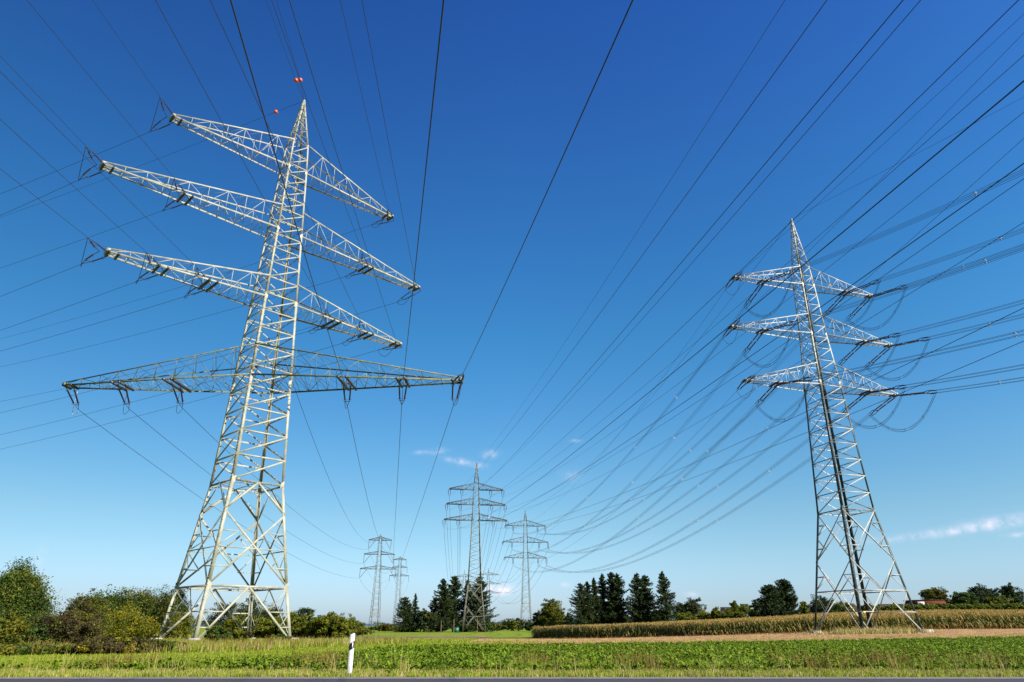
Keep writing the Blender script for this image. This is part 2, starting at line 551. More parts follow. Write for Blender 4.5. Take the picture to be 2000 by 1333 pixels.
# leafy crop in front
crop_far = poly_fn(CROP_FAR)
x, y = scatter_band(lambda q: 23.7 + 0 * q, crop_far, -30, 85, 6.0, 5)
keep = rng.random(len(y)) < np.clip(42 / y, .40, 1.0)
x, y = x[keep], y[keep]
x = x + rng.normal(0, .03, len(x))
# thinner, patchy growth in places and a few stragglers out into the verge
pn = np.sin(x * .9 + 1.3 * np.sin(y * .5)) + np.sin(y * .8 + x * .31 + 2) + .8 * np.sin(x * 2.3 - y * 1.1)
keep = rng.random(len(x)) < np.clip(1.05 + .42 * pn, .22, 1)
x, y = x[keep], y[keep]
ex = rng.uniform(-22, 22, 260)
x = np.r_[x, ex]
y = np.r_[y, 23.75 - np.abs(rng.normal(0, .55, 260))]


def leafy(mb, x, y, per, L, w, seed, mi=0, hmul=1.0):
    r = np.random.default_rng(seed)
    n = len(x) * per
    s = np.repeat(r.uniform(.7, 1.25, len(x)), per) * r.uniform(.8, 1.15, n)
    X = np.repeat(x, per) + r.normal(0, .05, n)
    Y = np.repeat(y, per) + r.normal(0, .05, n)
    Z = Hg(X, Y)
    a = r.uniform(0, 2 * pi, n)
    up = r.uniform(.25, 1.25, n)
    d = np.stack([np.cos(a), np.sin(a), 0 * a], -1)
    sd = np.stack([-np.sin(a), np.cos(a), 0 * a], -1)
    zv = np.array([0, 0, 1.0])
    P = np.stack([X, Y, Z], -1)
    l = (L * s)[:, None]
    u = up[:, None]
    p1 = P + d * l * .35 + zv * l * .55 * u * hmul
    p2 = P + d * l * .75 + zv * l * .95 * u * hmul
    p3 = P + d * l * 1.15 + zv * l * (.95 * u - .12) * hmul
    W_ = (w * s)[:, None]
    tw = zv * W_ * r.uniform(-.5, .5, n)[:, None]
    mb.quads(np.stack([p1 - sd * W_ * .5 - tw * .5, p1 + sd * W_ * .5 + tw * .5, p2 + sd * W_ + tw, p2 - sd * W_ - tw], 1), mi)
    mb.quads(np.stack([p2 - sd * W_ - tw, p2 + sd * W_ + tw, p3 + sd * W_ * .35, p3 - sd * W_ * .35], 1), mi)


mb = MB()
leafy(mb, x, y, 16, .19, .038, 11)
tag(mb.build('leafy_crop', M['beet']), 'low dense dark green leafy crop filling the field behind the road', 'crop', kind='stuff')

# light grass of the meadow left of and behind the crop
mb = MB()
x, y = scatter_band(lambda q: np.interp(q, [-30, -16, -10.6, -8.4, -7.6, -7.2, 2], [24, 24.6, 27.2, 31.2, 37, 47, 50]), lambda q: np.interp(q, [-30, -20, -12, 2], [31, 38, 66, 66]), -30, 2, 16, 21)
blades(mb, x, y, .10, .018, 4, 22, mi=0)
x, y = scatter_band(lambda q: 60 + 0 * q, lambda q: 92 + 0 * q, -45, -4, 5, 23)
blades(mb, x, y, .2, .03, 4, 24, mi=0)
tag(mb.build('meadow_grass', [M['blade']]), 'bright light green grass between the crop and the bushes', 'grass', kind='stuff')

# dry scruffy edge under the left pylon and along the meadow
mb = MB()
x, y = scatter_band(lambda q: np.interp(q, [-30, -24, -15, -10], [31, 36, 38.5, 56]), lambda q: np.interp(q, [-30, -24, -15, -10], [33, 41, 58, 64]), -30, -8.5, 12, 31)
q_ = rng.random(len(x))
k = q_ < .28
blades(mb, x[k], y[k], .6, .014, 6, 32, spread=.15, mi=0)
k = (q_ > .28) & (q_ < .55)
blades(mb, x[k], y[k], .5, .016, 6, 33, spread=.15, mi=1)
k = q_ > .55
blades(mb, x[k], y[k], .45, .02, 6, 36, spread=.15, mi=2)
tag(mb.build('rough_grass', [M['weed'], M['dryblade'], M['blade']]), 'tall brown and straw coloured weeds at the foot of the left pylon and bushes', 'weeds', kind='stuff')
mb = MB()
x = np.concatenate([rng.normal(46.8, 3.2, 260), rng.uniform(5, 100, 500)])
y = np.concatenate([rng.normal(97.4, 1.0, 260), np.interp(x[260:], [5, 30, 57, 100], [125, 118, 114, 122]) + rng.normal(0, .8, 500)])
blades(mb, x[:260], y[:260], .75, .03, 12, 34, spread=.25, mi=0)
blades(mb, x[260:], y[260:], .3, .03, 8, 35, spread=.3, mi=1)
x = rng.uniform(-4, 110, 900)
y = np.interp(x, [-4, 20, 46, 110], [55, 60, 74, 97]) + rng.beta(1, 2.2, 900) * 22
blades(mb, x, y, .17, .03, 7, 37, spread=.22, mi=2)
tag(mb.build('straw_grass', [M['dryblade'], M['weed'], M['blade']]), 'dry straw coloured grass around the near foot of the right pylon', 'grass', kind='stuff')


# ------------------------------------------------------------------ maize field
def maize(mb, x, y, per, full, seed):
    r = np.random.default_rng(seed)
    n0 = len(x)
    H0 = 2.2 * r.uniform(.86, 1.1, n0) * (1 + .05 * np.sin(x * .7) + .05 * np.sin(x * .23 + y * .4)) * np.interp(x, [8, 70], [.80, 1.0])
    Z0 = Hg(x, y)
    # stalk: a thin crossed pair
    if full:
        a = r.uniform(0, pi, n0)
        for q in (0, pi / 2):
            d = np.stack([np.cos(a + q), np.sin(a + q), 0 * a], -1) * .018
            b = np.stack([x, y, Z0], -1)
            t = b + np.array([0, 0, 1]) * (H0 * .93)[:, None]
            mb.quads(np.stack([b - d, b + d, t + d * .5, t - d * .5], 1), 2)
    n = n0 * per
    X = np.repeat(x, per)
    Y = np.repeat(y, per)
    Z = np.repeat(Z0, per)
    HH = np.repeat(H0, per)
    f = r.uniform(.12 if full else .62, .92, n)
    a = r.uniform(0, 2 * pi, n)
    L = r.uniform(.45, .85, n)
    w = r.uniform(.030, .055, n) * (1 if full else 1.6)
    d = np.stack([np.cos(a), np.sin(a), 0 * a], -1)
    sd = np.stack([-np.sin(a), np.cos(a), 0 * a], -1) * w[:, None]
    zv = np.array([0, 0, 1.0])
    P = np.stack([X, Y, Z + f * HH], -1)
    droop = r.uniform(.2, 1.2, n)[:, None]
    l = L[:, None]
    p1 = P + d * l * .35 + zv * l * .35
    p2 = P + d * l * .75 + zv * l * (.45 - .35 * droop)
    p3 = P + d * l * 1.05 + zv * l * (.25 - .9 * droop)
    dry = (r.random(n) < np.where(f < .38, .7, np.where(f > .78, .7, .15)))
    for kk, mi in ((~dry, 0), (dry, 1)):
        mb.quads(np.stack([P - sd * .6, P + sd * .6, p1 + sd, p1 - sd], 1)[kk], mi)
        mb.quads(np.stack([p1 - sd, p1 + sd, p2 + sd * .9, p2 - sd * .9], 1)[kk], mi)
        if full:
            mb.quads(np.stack([p2 - sd * .9, p2 + sd * .9, p3 + sd * .15, p3 - sd * .15], 1)[kk], mi)
    # tassel: five thin rays
    for i in range(5 if full else 4):
        a = r.uniform(0, 2 * pi, n0)
        tl = r.uniform(.18, .34, n0)
        o = r.uniform(.0, .5, n0) * tl
        b = np.stack([x, y, Z0 + H0 * .9], -1)
        t = b + np.stack([np.cos(a) * o, np.sin(a) * o, tl + .08], -1)
        s_ = np.stack([-np.sin(a), np.cos(a), 0 * a], -1) * (.022 if full else .034)
        mb.quads(np.stack([b - s_, b + s_, t + s_ * .6, t - s_ * .6], 1), 1)


fr = np.array(CORN_FRONT, float)
dd = np.r_[0, np.cumsum(np.hypot(*np.diff(fr, axis=0).T))]
mb = MB()
X_, Y_ = [], []
for row in range(7):
    t = np.arange(0, dd[-1], .17 if row < 4 else .26)
    t = t + rng.normal(0, .03, len(t))
    X_.append(np.interp(t, dd, fr[:, 0]) + rng.normal(0, .06, len(t)) + row * .12)
    Y_.append(np.interp(t, dd, fr[:, 1]) + row * .75 + rng.normal(0, .06, len(t)))
# left headland end of the field
for row in range(5):
    t = np.arange(0, 70, .3)
    X_.append(4 + row * .75 + t * .19 + rng.normal(0, .08, len(t)))
    Y_.append(141 + t + rng.normal(0, .08, len(t)))
maize(mb, np.concatenate(X_), np.concatenate(Y_), 9, True, 41)
x = rng.uniform(4, 190, 60000)
y = rng.uniform(120, 203, 60000)
fy = poly_fn(CORN_FRONT)(x) + 5
k = (y > fy) & (x > 6 + (y - 141) * .19) & (x < y * .82)
# a darker gap running through the field, as tractor lanes leave
k &= np.abs(y - (150 + .10 * x)) > 1.1
maize(mb, x[k], y[k], 5, False, 42)
tag(mb.build('maize_field', [M['corn_leaf'], M['corn_dry'], M['corn_stalk']]), 'ripening maize with straw coloured tassels behind the bare strip', 'maize', kind='stuff')


# ------------------------------------------------------------------ trees
def leaf_cloud(mb, C, R, n, size, seed, mi=0, shell=.55, flat=1.0, up=.3, drop=0.0):
    """n leaf faces spread through an uneven ellipsoid; C centre, R radii"""
    r = np.random.default_rng(seed)
    d = r.normal(0, 1, (n, 3))
    d /= np.linalg.norm(d, axis=1)[:, None]
    ph = r.uniform(0, 6.28, 9)
    w = 1 + .10 * np.sin(3 * d[:, 0] * 2 + ph[0]) + .10 * np.sin(5 * d[:, 1] + ph[1]) + .10 * np.sin(4 * d[:, 2] + ph[2]) + .07 * np.sin(9 * d[:, 0] + 7 * d[:, 2] + ph[3])
    rad_ = r.uniform(0, 1, n) ** (1 - shell)
    P = np.asarray(C) + d * (w * rad_)[:, None] * np.asarray(R)
    leaves(mb, P, size, r, mi)


def leaves(mb, P, size, r, mi=0, asp=.6):
    n = len(P)
    a = r.normal(0, 1, (n, 3))
    a[:, 2] *= .6
    a /= np.linalg.norm(a, axis=1)[:, None]
    b = np.cross(a, r.normal(0, 1, (n, 3)))
    b /= np.linalg.norm(b, axis=1)[:, None] + 1e-9
    s = (size * r.uniform(.6, 1.4, n))[:, None]
    p0 = P - a * s
    p1 = P + b * s * asp
    p2 = P + a * s
    p3 = P - b * s * asp
    mb.quads(np.stack([p0, p1, p2, p3], 1), mi)


def crown_points(C, R, nl, per, r, cone=0.0):
    nl = max(10, int(nl * .55))
    per = int(per / .55)
    """clustered points: many small clumps set through the crown, more of them near its skin"""
    d = r.normal(0, 1, (nl, 3))
    d /= np.linalg.norm(d, axis=1)[:, None]
    ph = r.uniform(0, 6.28, 6)
    w = 1 + .13 * np.sin(4 * d[:, 0] + ph[0]) + .13 * np.sin(5 * d[:, 1] + ph[1]) + .10 * np.sin(6 * d[:, 2] + ph[2])
    rr = r.uniform(.15, 1, nl) ** .45 * w * r.uniform(.85, 1.12, nl)
    c = d * rr[:, None]
    if cone:
        t = (c[:, 2] + 1) / 2
        k = np.clip(1.15 - cone * t, .12, 1.2)
        c[:, 0] *= k
        c[:, 1] *= k
    cc = np.asarray(C) + c * np.asarray(R)
    cr = np.mean(R) * r.uniform(.07, .135, nl)
    P = np.repeat(cc, per, axis=0) + np.clip(r.normal(0, 1, (nl * per, 3)), -1.7, 1.7) * np.repeat(cr, per)[:, None] * np.array([1, 1, .75])
    return P


def broad_tree(name, x, y, h, w, leaf, n, size, label, cat='tree', group=None, trunk=.18, cone=0.0, low=.12, seed=0, mats2=None, depth=None):
    """deciduous tree or bush: tapered trunk with limbs, crown of clumped leaves"""
    r = np.random.default_rng(seed)
    z = hz(x, y)
    root = empty(name, (x, y, z))
    tag(root, label, cat, group)
    mb = MB()
    top = z + h * .72
    nt_ = 7
    tz = np.linspace(z - .1, top, nt_)
    bend = np.cumsum(r.normal(0, w * .012, (nt_, 2)), 0)
    pts = np.stack([x + bend[:, 0], y + bend[:, 1], tz], -1)
    rt = max(.04, w * .035)
    mb.tube(pts, np.linspace(rt, rt * .2, nt_), 7)
    for i in range(9):
        k = r.integers(1, nt_ - 1)
        a = r.uniform(0, 2 * pi)
        L = w * r.uniform(.2, .36) * (1 - min(cone, 1) * .7 * k / nt_)
        e = pts[k] + np.array([cos(a) * L, sin(a) * L, h * r.uniform(.08, .22)])
        m_ = (pts[k] + e) / 2 + np.array([0, 0, -.03 * h])
        mb.tube([pts[k], m_, e], [rt * .45, rt * .3, rt * .1], 5)
    mb.build('trunk', M['bark'], root)
    mb = MB()
    c0 = z + h * (low + 1) / 2
    R = (w / 2, (depth or w) / 2, h * (1 - low) / 2)
    per = 26
    nl = max(12, n // per)
    P = crown_points((x, y, c0), np.array(R) * .92, nl, per, r, cone)
    P = P[P[:, 2] > z + .05]
    leaves(mb, P, size, r, 0)
    ms = [M[leaf]]
    if mats2:
        k = max(3, nl // 4)
        P = crown_points((x, y, c0), np.array(R) * .97, k, per, r, cone)
        P = P[P[:, 2] > z + .05]
        leaves(mb, P, size, r, 1)
        ms.append(M[mats2])
    mb.build('crown', ms, root)
    return root


def spruce(name, x, y, h, w, label, leaf='fir', group=None, seed=0, bare=.08, lean=0.0, size=None, rag=.25, cat='conifer', shape=.85, dens=1.0):
    """spruce: straight trunk, whorls of boughs that dip and turn up, hanging needle sprays"""
    r = np.random.default_rng(seed)
    z = hz(x, y)
    root = empty(name, (x, y, z))
    tag(root, label, cat, group)
    mb = MB()
    mb.tube([(x, y, z - .2), (x + lean * h * .5, y, z + h * .5), (x + lean * h, y, z + h * .98)], [w * .045, w * .028, .04], 7)
    mb.build('trunk', M['bark'], root)
    mb = MB()
    nb = int((34 + h * 4.0) * dens)
    size = size or h * .014
    Q = []
    for i in range(nb):
        t = bare + (1 - bare) * (i / nb) ** .92
        rr = w / 2 * (1 - t) ** shape * r.uniform(1 - rag * 1.3, 1 + rag * .75) + w * .02
        for j in range(2):
            a = r.uniform(0, 2 * pi)
            zz = z + h * t + r.normal(0, h * .008)
            m = max(4, int(5 + rr / (size * .85)))
            s = np.linspace(.05, 1, m)
            dip = -.30 * s + .42 * s ** 3
            bx = x + lean * h * t + np.cos(a) * rr * s
            by = y + np.sin(a) * rr * s
            bz = zz + rr * dip * r.uniform(.5, 1.3)
            for q in range(5):
                k = m
                off = r.normal(0, 1, (k, 3)) * np.array([.055 * rr + size * .3, .055 * rr + size * .3, size * .35])
                off[:, 2] -= np.abs(r.normal(0, size * (.9 + .4 * (1 - t)), k))
                off *= (1.1 - .75 * s)[:, None] ** .5
                Q.append(np.stack([bx, by, bz], -1) + off)
    Q.append(np.stack([np.full(40, x + lean * h), np.full(40, y), z + h * np.linspace(.9, 1.01, 40)], -1) + r.normal(0, size * .25, (40, 3)))
    P = np.concatenate(Q)
    n = len(P)
    out_ = P - np.array([x, y, 0])
    out_[:, 2] = 0
    out_ /= np.linalg.norm(out_, axis=1)[:, None] + 1e-6
    a = out_ * r.uniform(.3, 1, n)[:, None] + r.normal(0, .35, (n, 3))
    a[:, 2] -= .25
    a /= np.linalg.norm(a, axis=1)[:, None]
    b = np.cross(a, r.normal(0, 1, (n, 3)))
    b /= np.linalg.norm(b, axis=1)[:, None] + 1e-9
    s = (size * r.uniform(.6, 1.4, n))[:, None]
    mb.quads(np.stack([P - a * s, P + b * s * .38, P + a * s, P - b * s * .38], 1), 0)
    mb.build('crown', M[leaf], root)
    return root


def PX(px, D):
    """x of a thing seen in column px of the 2000-wide photograph when it stands D metres away"""
    return (px - 1000) / 1449.0 * D


def HT(py, x, D):
    """height above its ground of something whose top is seen at row py, D metres away"""
    Y = 666.5 - py
    c, s = cos(PITCH), sin(PITCH)
    return CAM_H + D * (Y * c + 1333 * s) / (1333 * c - Y * s) - hz(x, D)


# ------------------------------------------------------------------ lattice pylons
def unit(v):
    v = np.asarray(v, float)
    return v / (np.linalg.norm(v) + 1e-12)


class Pylon:
    def __init__(s, label, C, rot, prof, mats, panels, legs=(.30, .16), brace=(.15, .09), scheme='A', detail=2, z0=None, ztop=None, peak_from=None, group='lattice power pylons'):
        """prof: (z, half width) pairs up the body; panels: z levels of the zigzag lacing"""
        s.C = np.array(C, float)
        s.rot = rot
        s.u = np.array([cos(rot), sin(rot), 0])
        s.w = np.array([-sin(rot), cos(rot), 0])
        s.prof = np.array(prof, float)
        s.mats = mats
        s.detail = detail
        s.z0 = s.prof[0, 0]
        s.root = empty('lattice_pylon', (C[0], C[1], s.z0))
        tag(s.root, label, 'pylon', group)
        sg = [(-1, -1), (1, -1), (1, 1), (-1, 1)]
        P = lambda i, z: s.corner(sg[i % 4], z)
        s.P = P
        zt = s.prof[-1, 0]
        # legs: L angles whose flanges lie in the two faces that meet at the corner
        for i in range(4):
            mb = MB()
            d1 = (s.u if sg[i][0] < 0 else -s.u)
            d2 = (s.w if sg[i][1] < 0 else -s.w)
            zs = list(s.prof[:, 0])
            for k in range(len(zs) - 1):
                a, b = P(i, zs[k]), P(i, zs[k + 1])
                f0 = (zs[k] - s.z0) / (zt - s.z0)
                sz = legs[0] * (1 - f0) + legs[1] * f0
                dark = mats[1] is not None and zs[k] < mats[2]
                mb.ell(a, b, sz, d1, d2, 1 if dark else 0)
                if detail >= 2 and 0 < k < len(zs) - 1:
                    # gusset plates at the joints
                    for dd_, other in ((d1, d2), (d2, d1)):
                        c = a + dd_ * sz * .9 - other * .004
                        h = sz * 1.9
                        mb.quads([[c - dd_ * sz * .9 - [0, 0, h], c + dd_ * sz * .5 - [0, 0, h * .4], c + dd_ * sz * .5 + [0, 0, h * .4], c - dd_ * sz * .9 + [0, 0, h]]], 1 if dark else 0)
            ms = [mats[0]] + ([mats[1]] if mats[1] else [])
            if detail >= 3 and i == 0:
                for z in np.arange(s.z0 + 2.2, zt * .93, .42):
                    p = P(i, z)
                    dr = -(s.u if int(z / .42) % 2 else s.w) * .22
                    mb.bar(p, p + dr, .035, (0, 0, 1), 1 if (mats[1] and z < mats[2]) else 0, .9)
            mb.build('leg', ms, s.root)
        # lower body
        b0, b1 = brace
        mb = MB()

        def face(i, z):
            return P(i, z), P(i + 1, z)
        nrm = [-s.w, s.u, s.w, -s.u]
        zl = s.z0
        zf1, zf2 = scheme_z = panels[0], panels[1]
        for i in range(4):
            n = nrm[i]

            def br(p, q, sz, hint=-n):
                mb.bar(p, q, sz, hint)

            def at(f, z):
                a, b = face(i, z)
                return a * (1 - f) + b * f
            if scheme == 'A':          # tall spread feet, K brace, cross, K brace
                zx = zf1 + (zf2 - zf1) * .70
                for z in (zf1, zf2):
                    br(at(0, z), at(1, z), b0)
                mid = at(.5, zf1)
                for f in (0, 1):
                    br(mid, at(f, zl), b0)
                    br(at(f, zf1 * .55 + zl * .45), at(.5 * .52 if f == 0 else 1 - .5 * .52, zf1 * .55 + zl * .45), b1)
                    br(at(f, zf1 * .28 + zl * .72), at(.13 if f == 0 else .87, zf1 * .28 + zl * .72), b1)
                    br(at(f, zf1 * .55 + zl * .45), at(.13 if f == 0 else .87, zf1 * .28 + zl * .72), b1)
                    br(at(f, zf1), at(.5 * .52 if f == 0 else 1 - .5 * .52, zf1 * .55 + zl * .45), b1)
                    br(at(.5, zf2), at(f, zx), b0)
                    br(at(f, zx), at(.22 if f == 0 else .78, (zf2 + zx) / 2 + .3), b1)
                    for q, g in ((.25, .235), (.72, .27)):
                        zz = zf1 + (zx - zf1) * q
                        br(at(f, zz), at(g if f == 0 else 1 - g, zz), b1)
                        zz2 = zf1 + (zx - zf1) * .5
                        br(at(f, zz2), at(g if f == 0 else 1 - g, zz), b1)
                br(at(0, zf1), at(1, zx), b0)
                br(at(1, zf1), at(0, zx), b0)
                zc = zf1 + (zx - zf1) * .5
                br(at(0, zc), at(1, zc), b1)
            else:                      # two tall crosses with a horizontal at the lower crossing
                zm = zf1
                zk = zl + (zf2 - zl) * .58
                zc = zl + (zm - zl)
                w0 = np.interp(zl, s.prof[:, 0], s.prof[:, 1])
                wk = np.interp(zk, s.prof[:, 0], s.prof[:, 1])
                f = w0 / (w0 + wk)
                zc = zl + (zk - zl) * f
                br(at(0, zl), at(.5, zc), b0)
                br(at(1, zl), at(.5, zc), b0)
                br(at(.5, zc), at(0, zk), b0)
                br(at(.5, zc), at(1, zk), b0)
                br(at(0, zk), at(1, zf2), b0)
                br(at(1, zk), at(0, zf2), b0)
                br(at(0, zc), at(1, zc), b0 * .9)
                br(at(0, zf2), at(1, zf2), b0)
                for e in (0, 1):
                    sg_ = (lambda g: g if e == 0 else 1 - g)
                    zq = zl + (zc - zl) * .5
                    br(at(e, zq), at(sg_(.25), zq), b1)
                    br(at(e, zc), at(sg_(.25), zq), b1)
                    zq = zc + (zk - zc) * .5
                    br(at(e, zq), at(sg_(.24), zq), b1)
                    br(at(e, zc), at(sg_(.24), zq), b1)
                    zq = zk + (zf2 - zk) * .27
                    br(at(e, zq), at(sg_(.26), zq), b1)
                    br(at(e, zk + (zf2 - zk) * .5), at(sg_(.26), zq), b1)
                    zq = zk + (zf2 - zk) * .75
                    br(at(e, zq), at(sg_(.26), zq), b1)
                    br(at(e, zk + (zf2 - zk) * .5), at(sg_(.26), zq), b1)
        # plan bracing of the frames
        for z in (zf1, zf2):
            if scheme == 'B' and z == zf1:
                z = zc
            m = [(P(i, z) + P(i + 1, z)) / 2 for i in range(4)]
            for i in range(4):
                mb.bar(m[i], m[(i + 1) % 4], b1, (0, 0, 1))
            if detail >= 2:
                mb.bar(m[0], m[2], b1, (0, 0, 1))
                mb.bar(m[1], m[3], b1, (0, 0, 1))
        mb.build('base_frame', mats[0], s.root)
        # zigzag lacing of the shaft
        mb = MB()
        lv = panels[1:]
        for i in range(4):
            n = nrm[i]
            for k in range(len(lv) - 1):
                za, zb = lv[k], lv[k + 1]
                zm = (za + zb) / 2
                f0 = (za - s.z0) / (zt - s.z0)
                sz = b0 * (1 - .45 * f0)
                a, b = face(i, za)
                c, d = face(i, zb)
                _, e = face(i, zm)
                if detail >= 3:
                    mb.bar(a, b, sz, -n)
                    mb.bar(a, d, sz, -n)
                elif i % 2 == 0:
                    mb.bar(a, e, sz, -n)
                    mb.bar(e, c, sz, -n)
                else:
                    e2, _ = face(i, zm)
                    mb.bar(b, e2, sz, -n)
                    mb.bar(e2, d, sz, -n)
        mb.build('shaft_lacing', mats[0], s.root)

    def corner(s, sg, z):
        h = np.interp(z, s.prof[:, 0], s.prof[:, 1])
        return np.array([s.C[0], s.C[1], z]) + (s.u * sg[0] + s.w * sg[1]) * h

    def peak(s, zs, b=.08, size=.1):
        mb = MB()
        nrm = [-s.w, s.u, s.w, -s.u]
        for k in range(len(zs) - 1):
            for i in range(4):
                a, b_ = s.P(i, zs[k]), s.P(i + 1, zs[k])
                c, d = s.P(i, zs[k + 1]), s.P(i + 1, zs[k + 1])
                mb.bar(a, b_, b, nrm[i])
                if k % 2:
                    mb.bar(a, d, b, nrm[i])
                else:
                    mb.bar(b_, c, b, nrm[i])
        t = zs[-1]
        mb.box((s.C[0], s.C[1], t + .1), (size, size, .22), s.rot)
        return mb.build('peak', s.mats[0], s.root)

    def arm(s, az, side, z, dz, L, w0, wt=.55, n=7, ch=.17, lc=.08, dark=None, a0=0.0, tipz=.28, hang=()):
        """one lattice crossarm from the body to its tip; returns the mesh object"""
        u = np.array([cos(az), sin(az), 0]) * side
        w = np.array([-sin(az), cos(az), 0])
        C = np.array([s.C[0], s.C[1], 0])
        mb = MB()
        zv = np.array([0, 0, 1.0])

        def B(t, sd):
            return C + u * (a0 + (L - a0) * t) + w * sd * (w0 * (1 - t) + wt * t) + zv * z

        def T(t, sd):
            return C + u * (a0 + (L - a0) * t) + w * sd * (w0 * (1 - t) + wt * t) + zv * (z + dz * (1 - t) + tipz * t)
        for sd in (-1, 1):
            mb.bar(B(0, sd), B(1.0, sd), ch, -w * sd, 0)
            mb.bar(T(0, sd), T(1.0, sd), ch * .8, -w * sd, 0)
        ts = np.linspace(0, 1, n + 1)
        for i in range(n):
            t0, t1 = ts[i], ts[i + 1]
            for sd in (-1, 1):
                if i:
                    mb.bar(B(t0, sd), T(t0, sd), lc, -w * sd)
                if i % 2 == 0:
                    mb.bar(B(t0, sd), T(t1, sd), lc, -w * sd)
                else:
                    mb.bar(T(t0, sd), B(t1, sd), lc, -w * sd)
            # bottom plane
            mb.bar(B(t0, -1), B(t0, 1), lc, zv)
            tm = (t0 + t1) / 2
            mb.bar(B(t0, -1), B(tm, 1), lc * .9, zv)
            mb.bar(B(tm, 1), B(t1, -1), lc * .9, zv)
            if s.detail >= 2:
                mb.bar(B(t0, 1), B(tm, -1), lc * .65, zv)
                mb.bar(B(tm, -1), B(t1, 1), lc * .65, zv)
                if i < n - 2:
                    mb.bar(T(t0, -1), T(t1, 1), lc * .8, zv)
            if i % 2 == 0 and i:
                mb.bar(T(t0, -1), T(t0, 1), lc, zv)
        # tip plates and hanger brackets
        mb.box(B(.995, 0) + zv * .12, (.16, wt + .12, .2), az)
        for a in hang:
            t = (a - a0) / (L - a0)
            wd = w0 * (1 - t) + wt * t
            for da in ((-.45, .45) if s.detail >= 2 else (0,)):
                mb.box(B(t, 0) + u * da - zv * .05, (.10 if s.detail >= 2 else .2, wd + .2, .12), az, 1)
        mats = [dark or s.mats[0], M['dark_steel']]
        return mb.build('crossarm', mats, s.root)

    def footing(s, r=.7, h=.35, lab=None):
        for i in range(4):
            p = s.P(i, s.z0)
            mb = MB()
            zz = hz(p[0], p[1])
            mb.box((p[0], p[1], zz + h / 2 - .15), (r, r, h / 2 + .15), s.rot, 0, .86)
            mb.build('footing', M['concrete'], s.root)


def string(parent, p, q, r=.14, nd=None, gap=.35, ring=True, mb=None, metal=True):
    """one insulator string from p to q: rod, sheds as a lathed profile, end fittings"""
    p = np.asarray(p, float)
    q = np.asarray(q, float)
    L = np.linalg.norm(q - p)
    d = (q - p) / L
    own = mb is None
    mb = mb or MB()
    nd = nd or max(5, int(L / .17))
    # fitting ends
    a, b = .10 * L, .90 * L
    ts, rs = [0, a * .98], [.03, .03]
    tt = np.linspace(a, b, nd * 2 + 1)
    for i, t in enumerate(tt):
        ts.append(t)
        rs.append(r if i % 2 else r * .45)
    pts = p + d * np.array(ts[2:])[:, None]
    mb.tube(pts, np.array(rs[2:]), 6, 0)
    mb.tube([p, p + d * a], .035, 5, 1)
    mb.tube([p + d * b, q], .035, 5, 1)
    if ring:
        for t in (b, a):
            c = p + d * t
            e1 = unit(np.cross(d, [0, 0, 1.0]))
            e2 = np.cross(d, e1)
            an = np.linspace(0, 2 * pi, 9)
            mb.tube(c + (np.cos(an)[:, None] * e1 + np.sin(an)[:, None] * e2) * r * 1.9, .015, 4, 1)
    if own:
        return mb.build('insulator_string', [M['porcelain'], M['dark_steel']], parent)


def hdir(deg, slope):
    v = np.array([cos(rad(deg)), sin(rad(deg)), slope])
    return unit(v)


def double_string(arm, p, d, L, sep, r=.12, alongu=None, tail=.9, lead=.1):
    """a pair of strings side by side from the arm, joined by a yoke; returns the wire start"""
    p = np.asarray(p, float)
    o = unit(alongu) * sep
    mb = MB()
    e = p + d * L
    for sgn in (-1, 1):
        string(None, p + o * sgn, e + o * sgn * .55, r, mb=mb)
        mb.tube([p + o * sgn - d * lead, p + o * sgn + d * .3], .04, 4, 1)
    mb.bar(e + o * .62, e - o * .62, .09, (0, 0, 1), 1)
    t = e + d * tail
    for sgn in (-1, 1):
        mb.bar(e + o * sgn * .5, t, .06, (0, 0, 1), 1)
    mb.build('insulator_pair', [M['porcelain'], M['dark_steel']], arm)
    return t


def cable_mesh(pts, r, k=4):
    mb = MB()
    mb.tube(pts, r, k)
    return mb


# --- left pylon -----------------------------------------------------------
LT = (-29.02, 75.0)
AL = rad(44.0)
AB = rad(-2.2)
lt_prof = [(-.3, 4.90), (4.9, 4.17), (15.39, 2.91), (27.2, 2.46), (37.23, 2.05), (46.92, 1.69), (56.62, 1.33), (60.9, 1.12), (68.9, .12)]
lv = [4.9, 15.39]
z = 15.39
while z < 59.0:
    z += 2.75 - 1.15 * (z - 15) / 45
    lv.append(z)
lv[-1] = 60.9
T1 = Pylon('cream painted lattice pylon with four crossarm levels, tallest one at the left', LT, AL, lt_prof, (M['cream'], None, 0), lv, legs=(.32, .18), brace=(.20, .11), scheme='A', detail=3)
T1.peak([60.9, 62.3, 63.6, 64.8, 65.9, 66.9, 67.8, 68.7], .09, .13)
T1.footing(.55, .3)
lt_arms = {}
for z, dz, L, w0, n, hang in ((56.62, 4.3, 15.5, 1.33, 7, (15.0,)), (46.92, 3.4, 21.0, 1.69, 9, (12.2, 20.4)), (37.23, 2.75, 18.5, 2.05, 8, (7.9, 13.1, 17.9))):
    for sd in (-1, 1):
        lt_arms[(round(z), sd)] = T1.arm(AL, sd, z, dz, L, w0, .5, n, .22, .058, a0=w0 * .9, hang=hang)
for sd in (-1, 1):
    lt_arms[(27, sd)] = T1.arm(AB, sd, 27.2, 3.7, 23.3, 3.46, .5, 10, .19, .062, dark=M['bar_green'], a0=0.0, hang=(10.0, 16.5, 22.7))
    lt_arms[(27, sd)]['label'] = 'olive green crossarm of the lowest level, turned away from the upper ones'


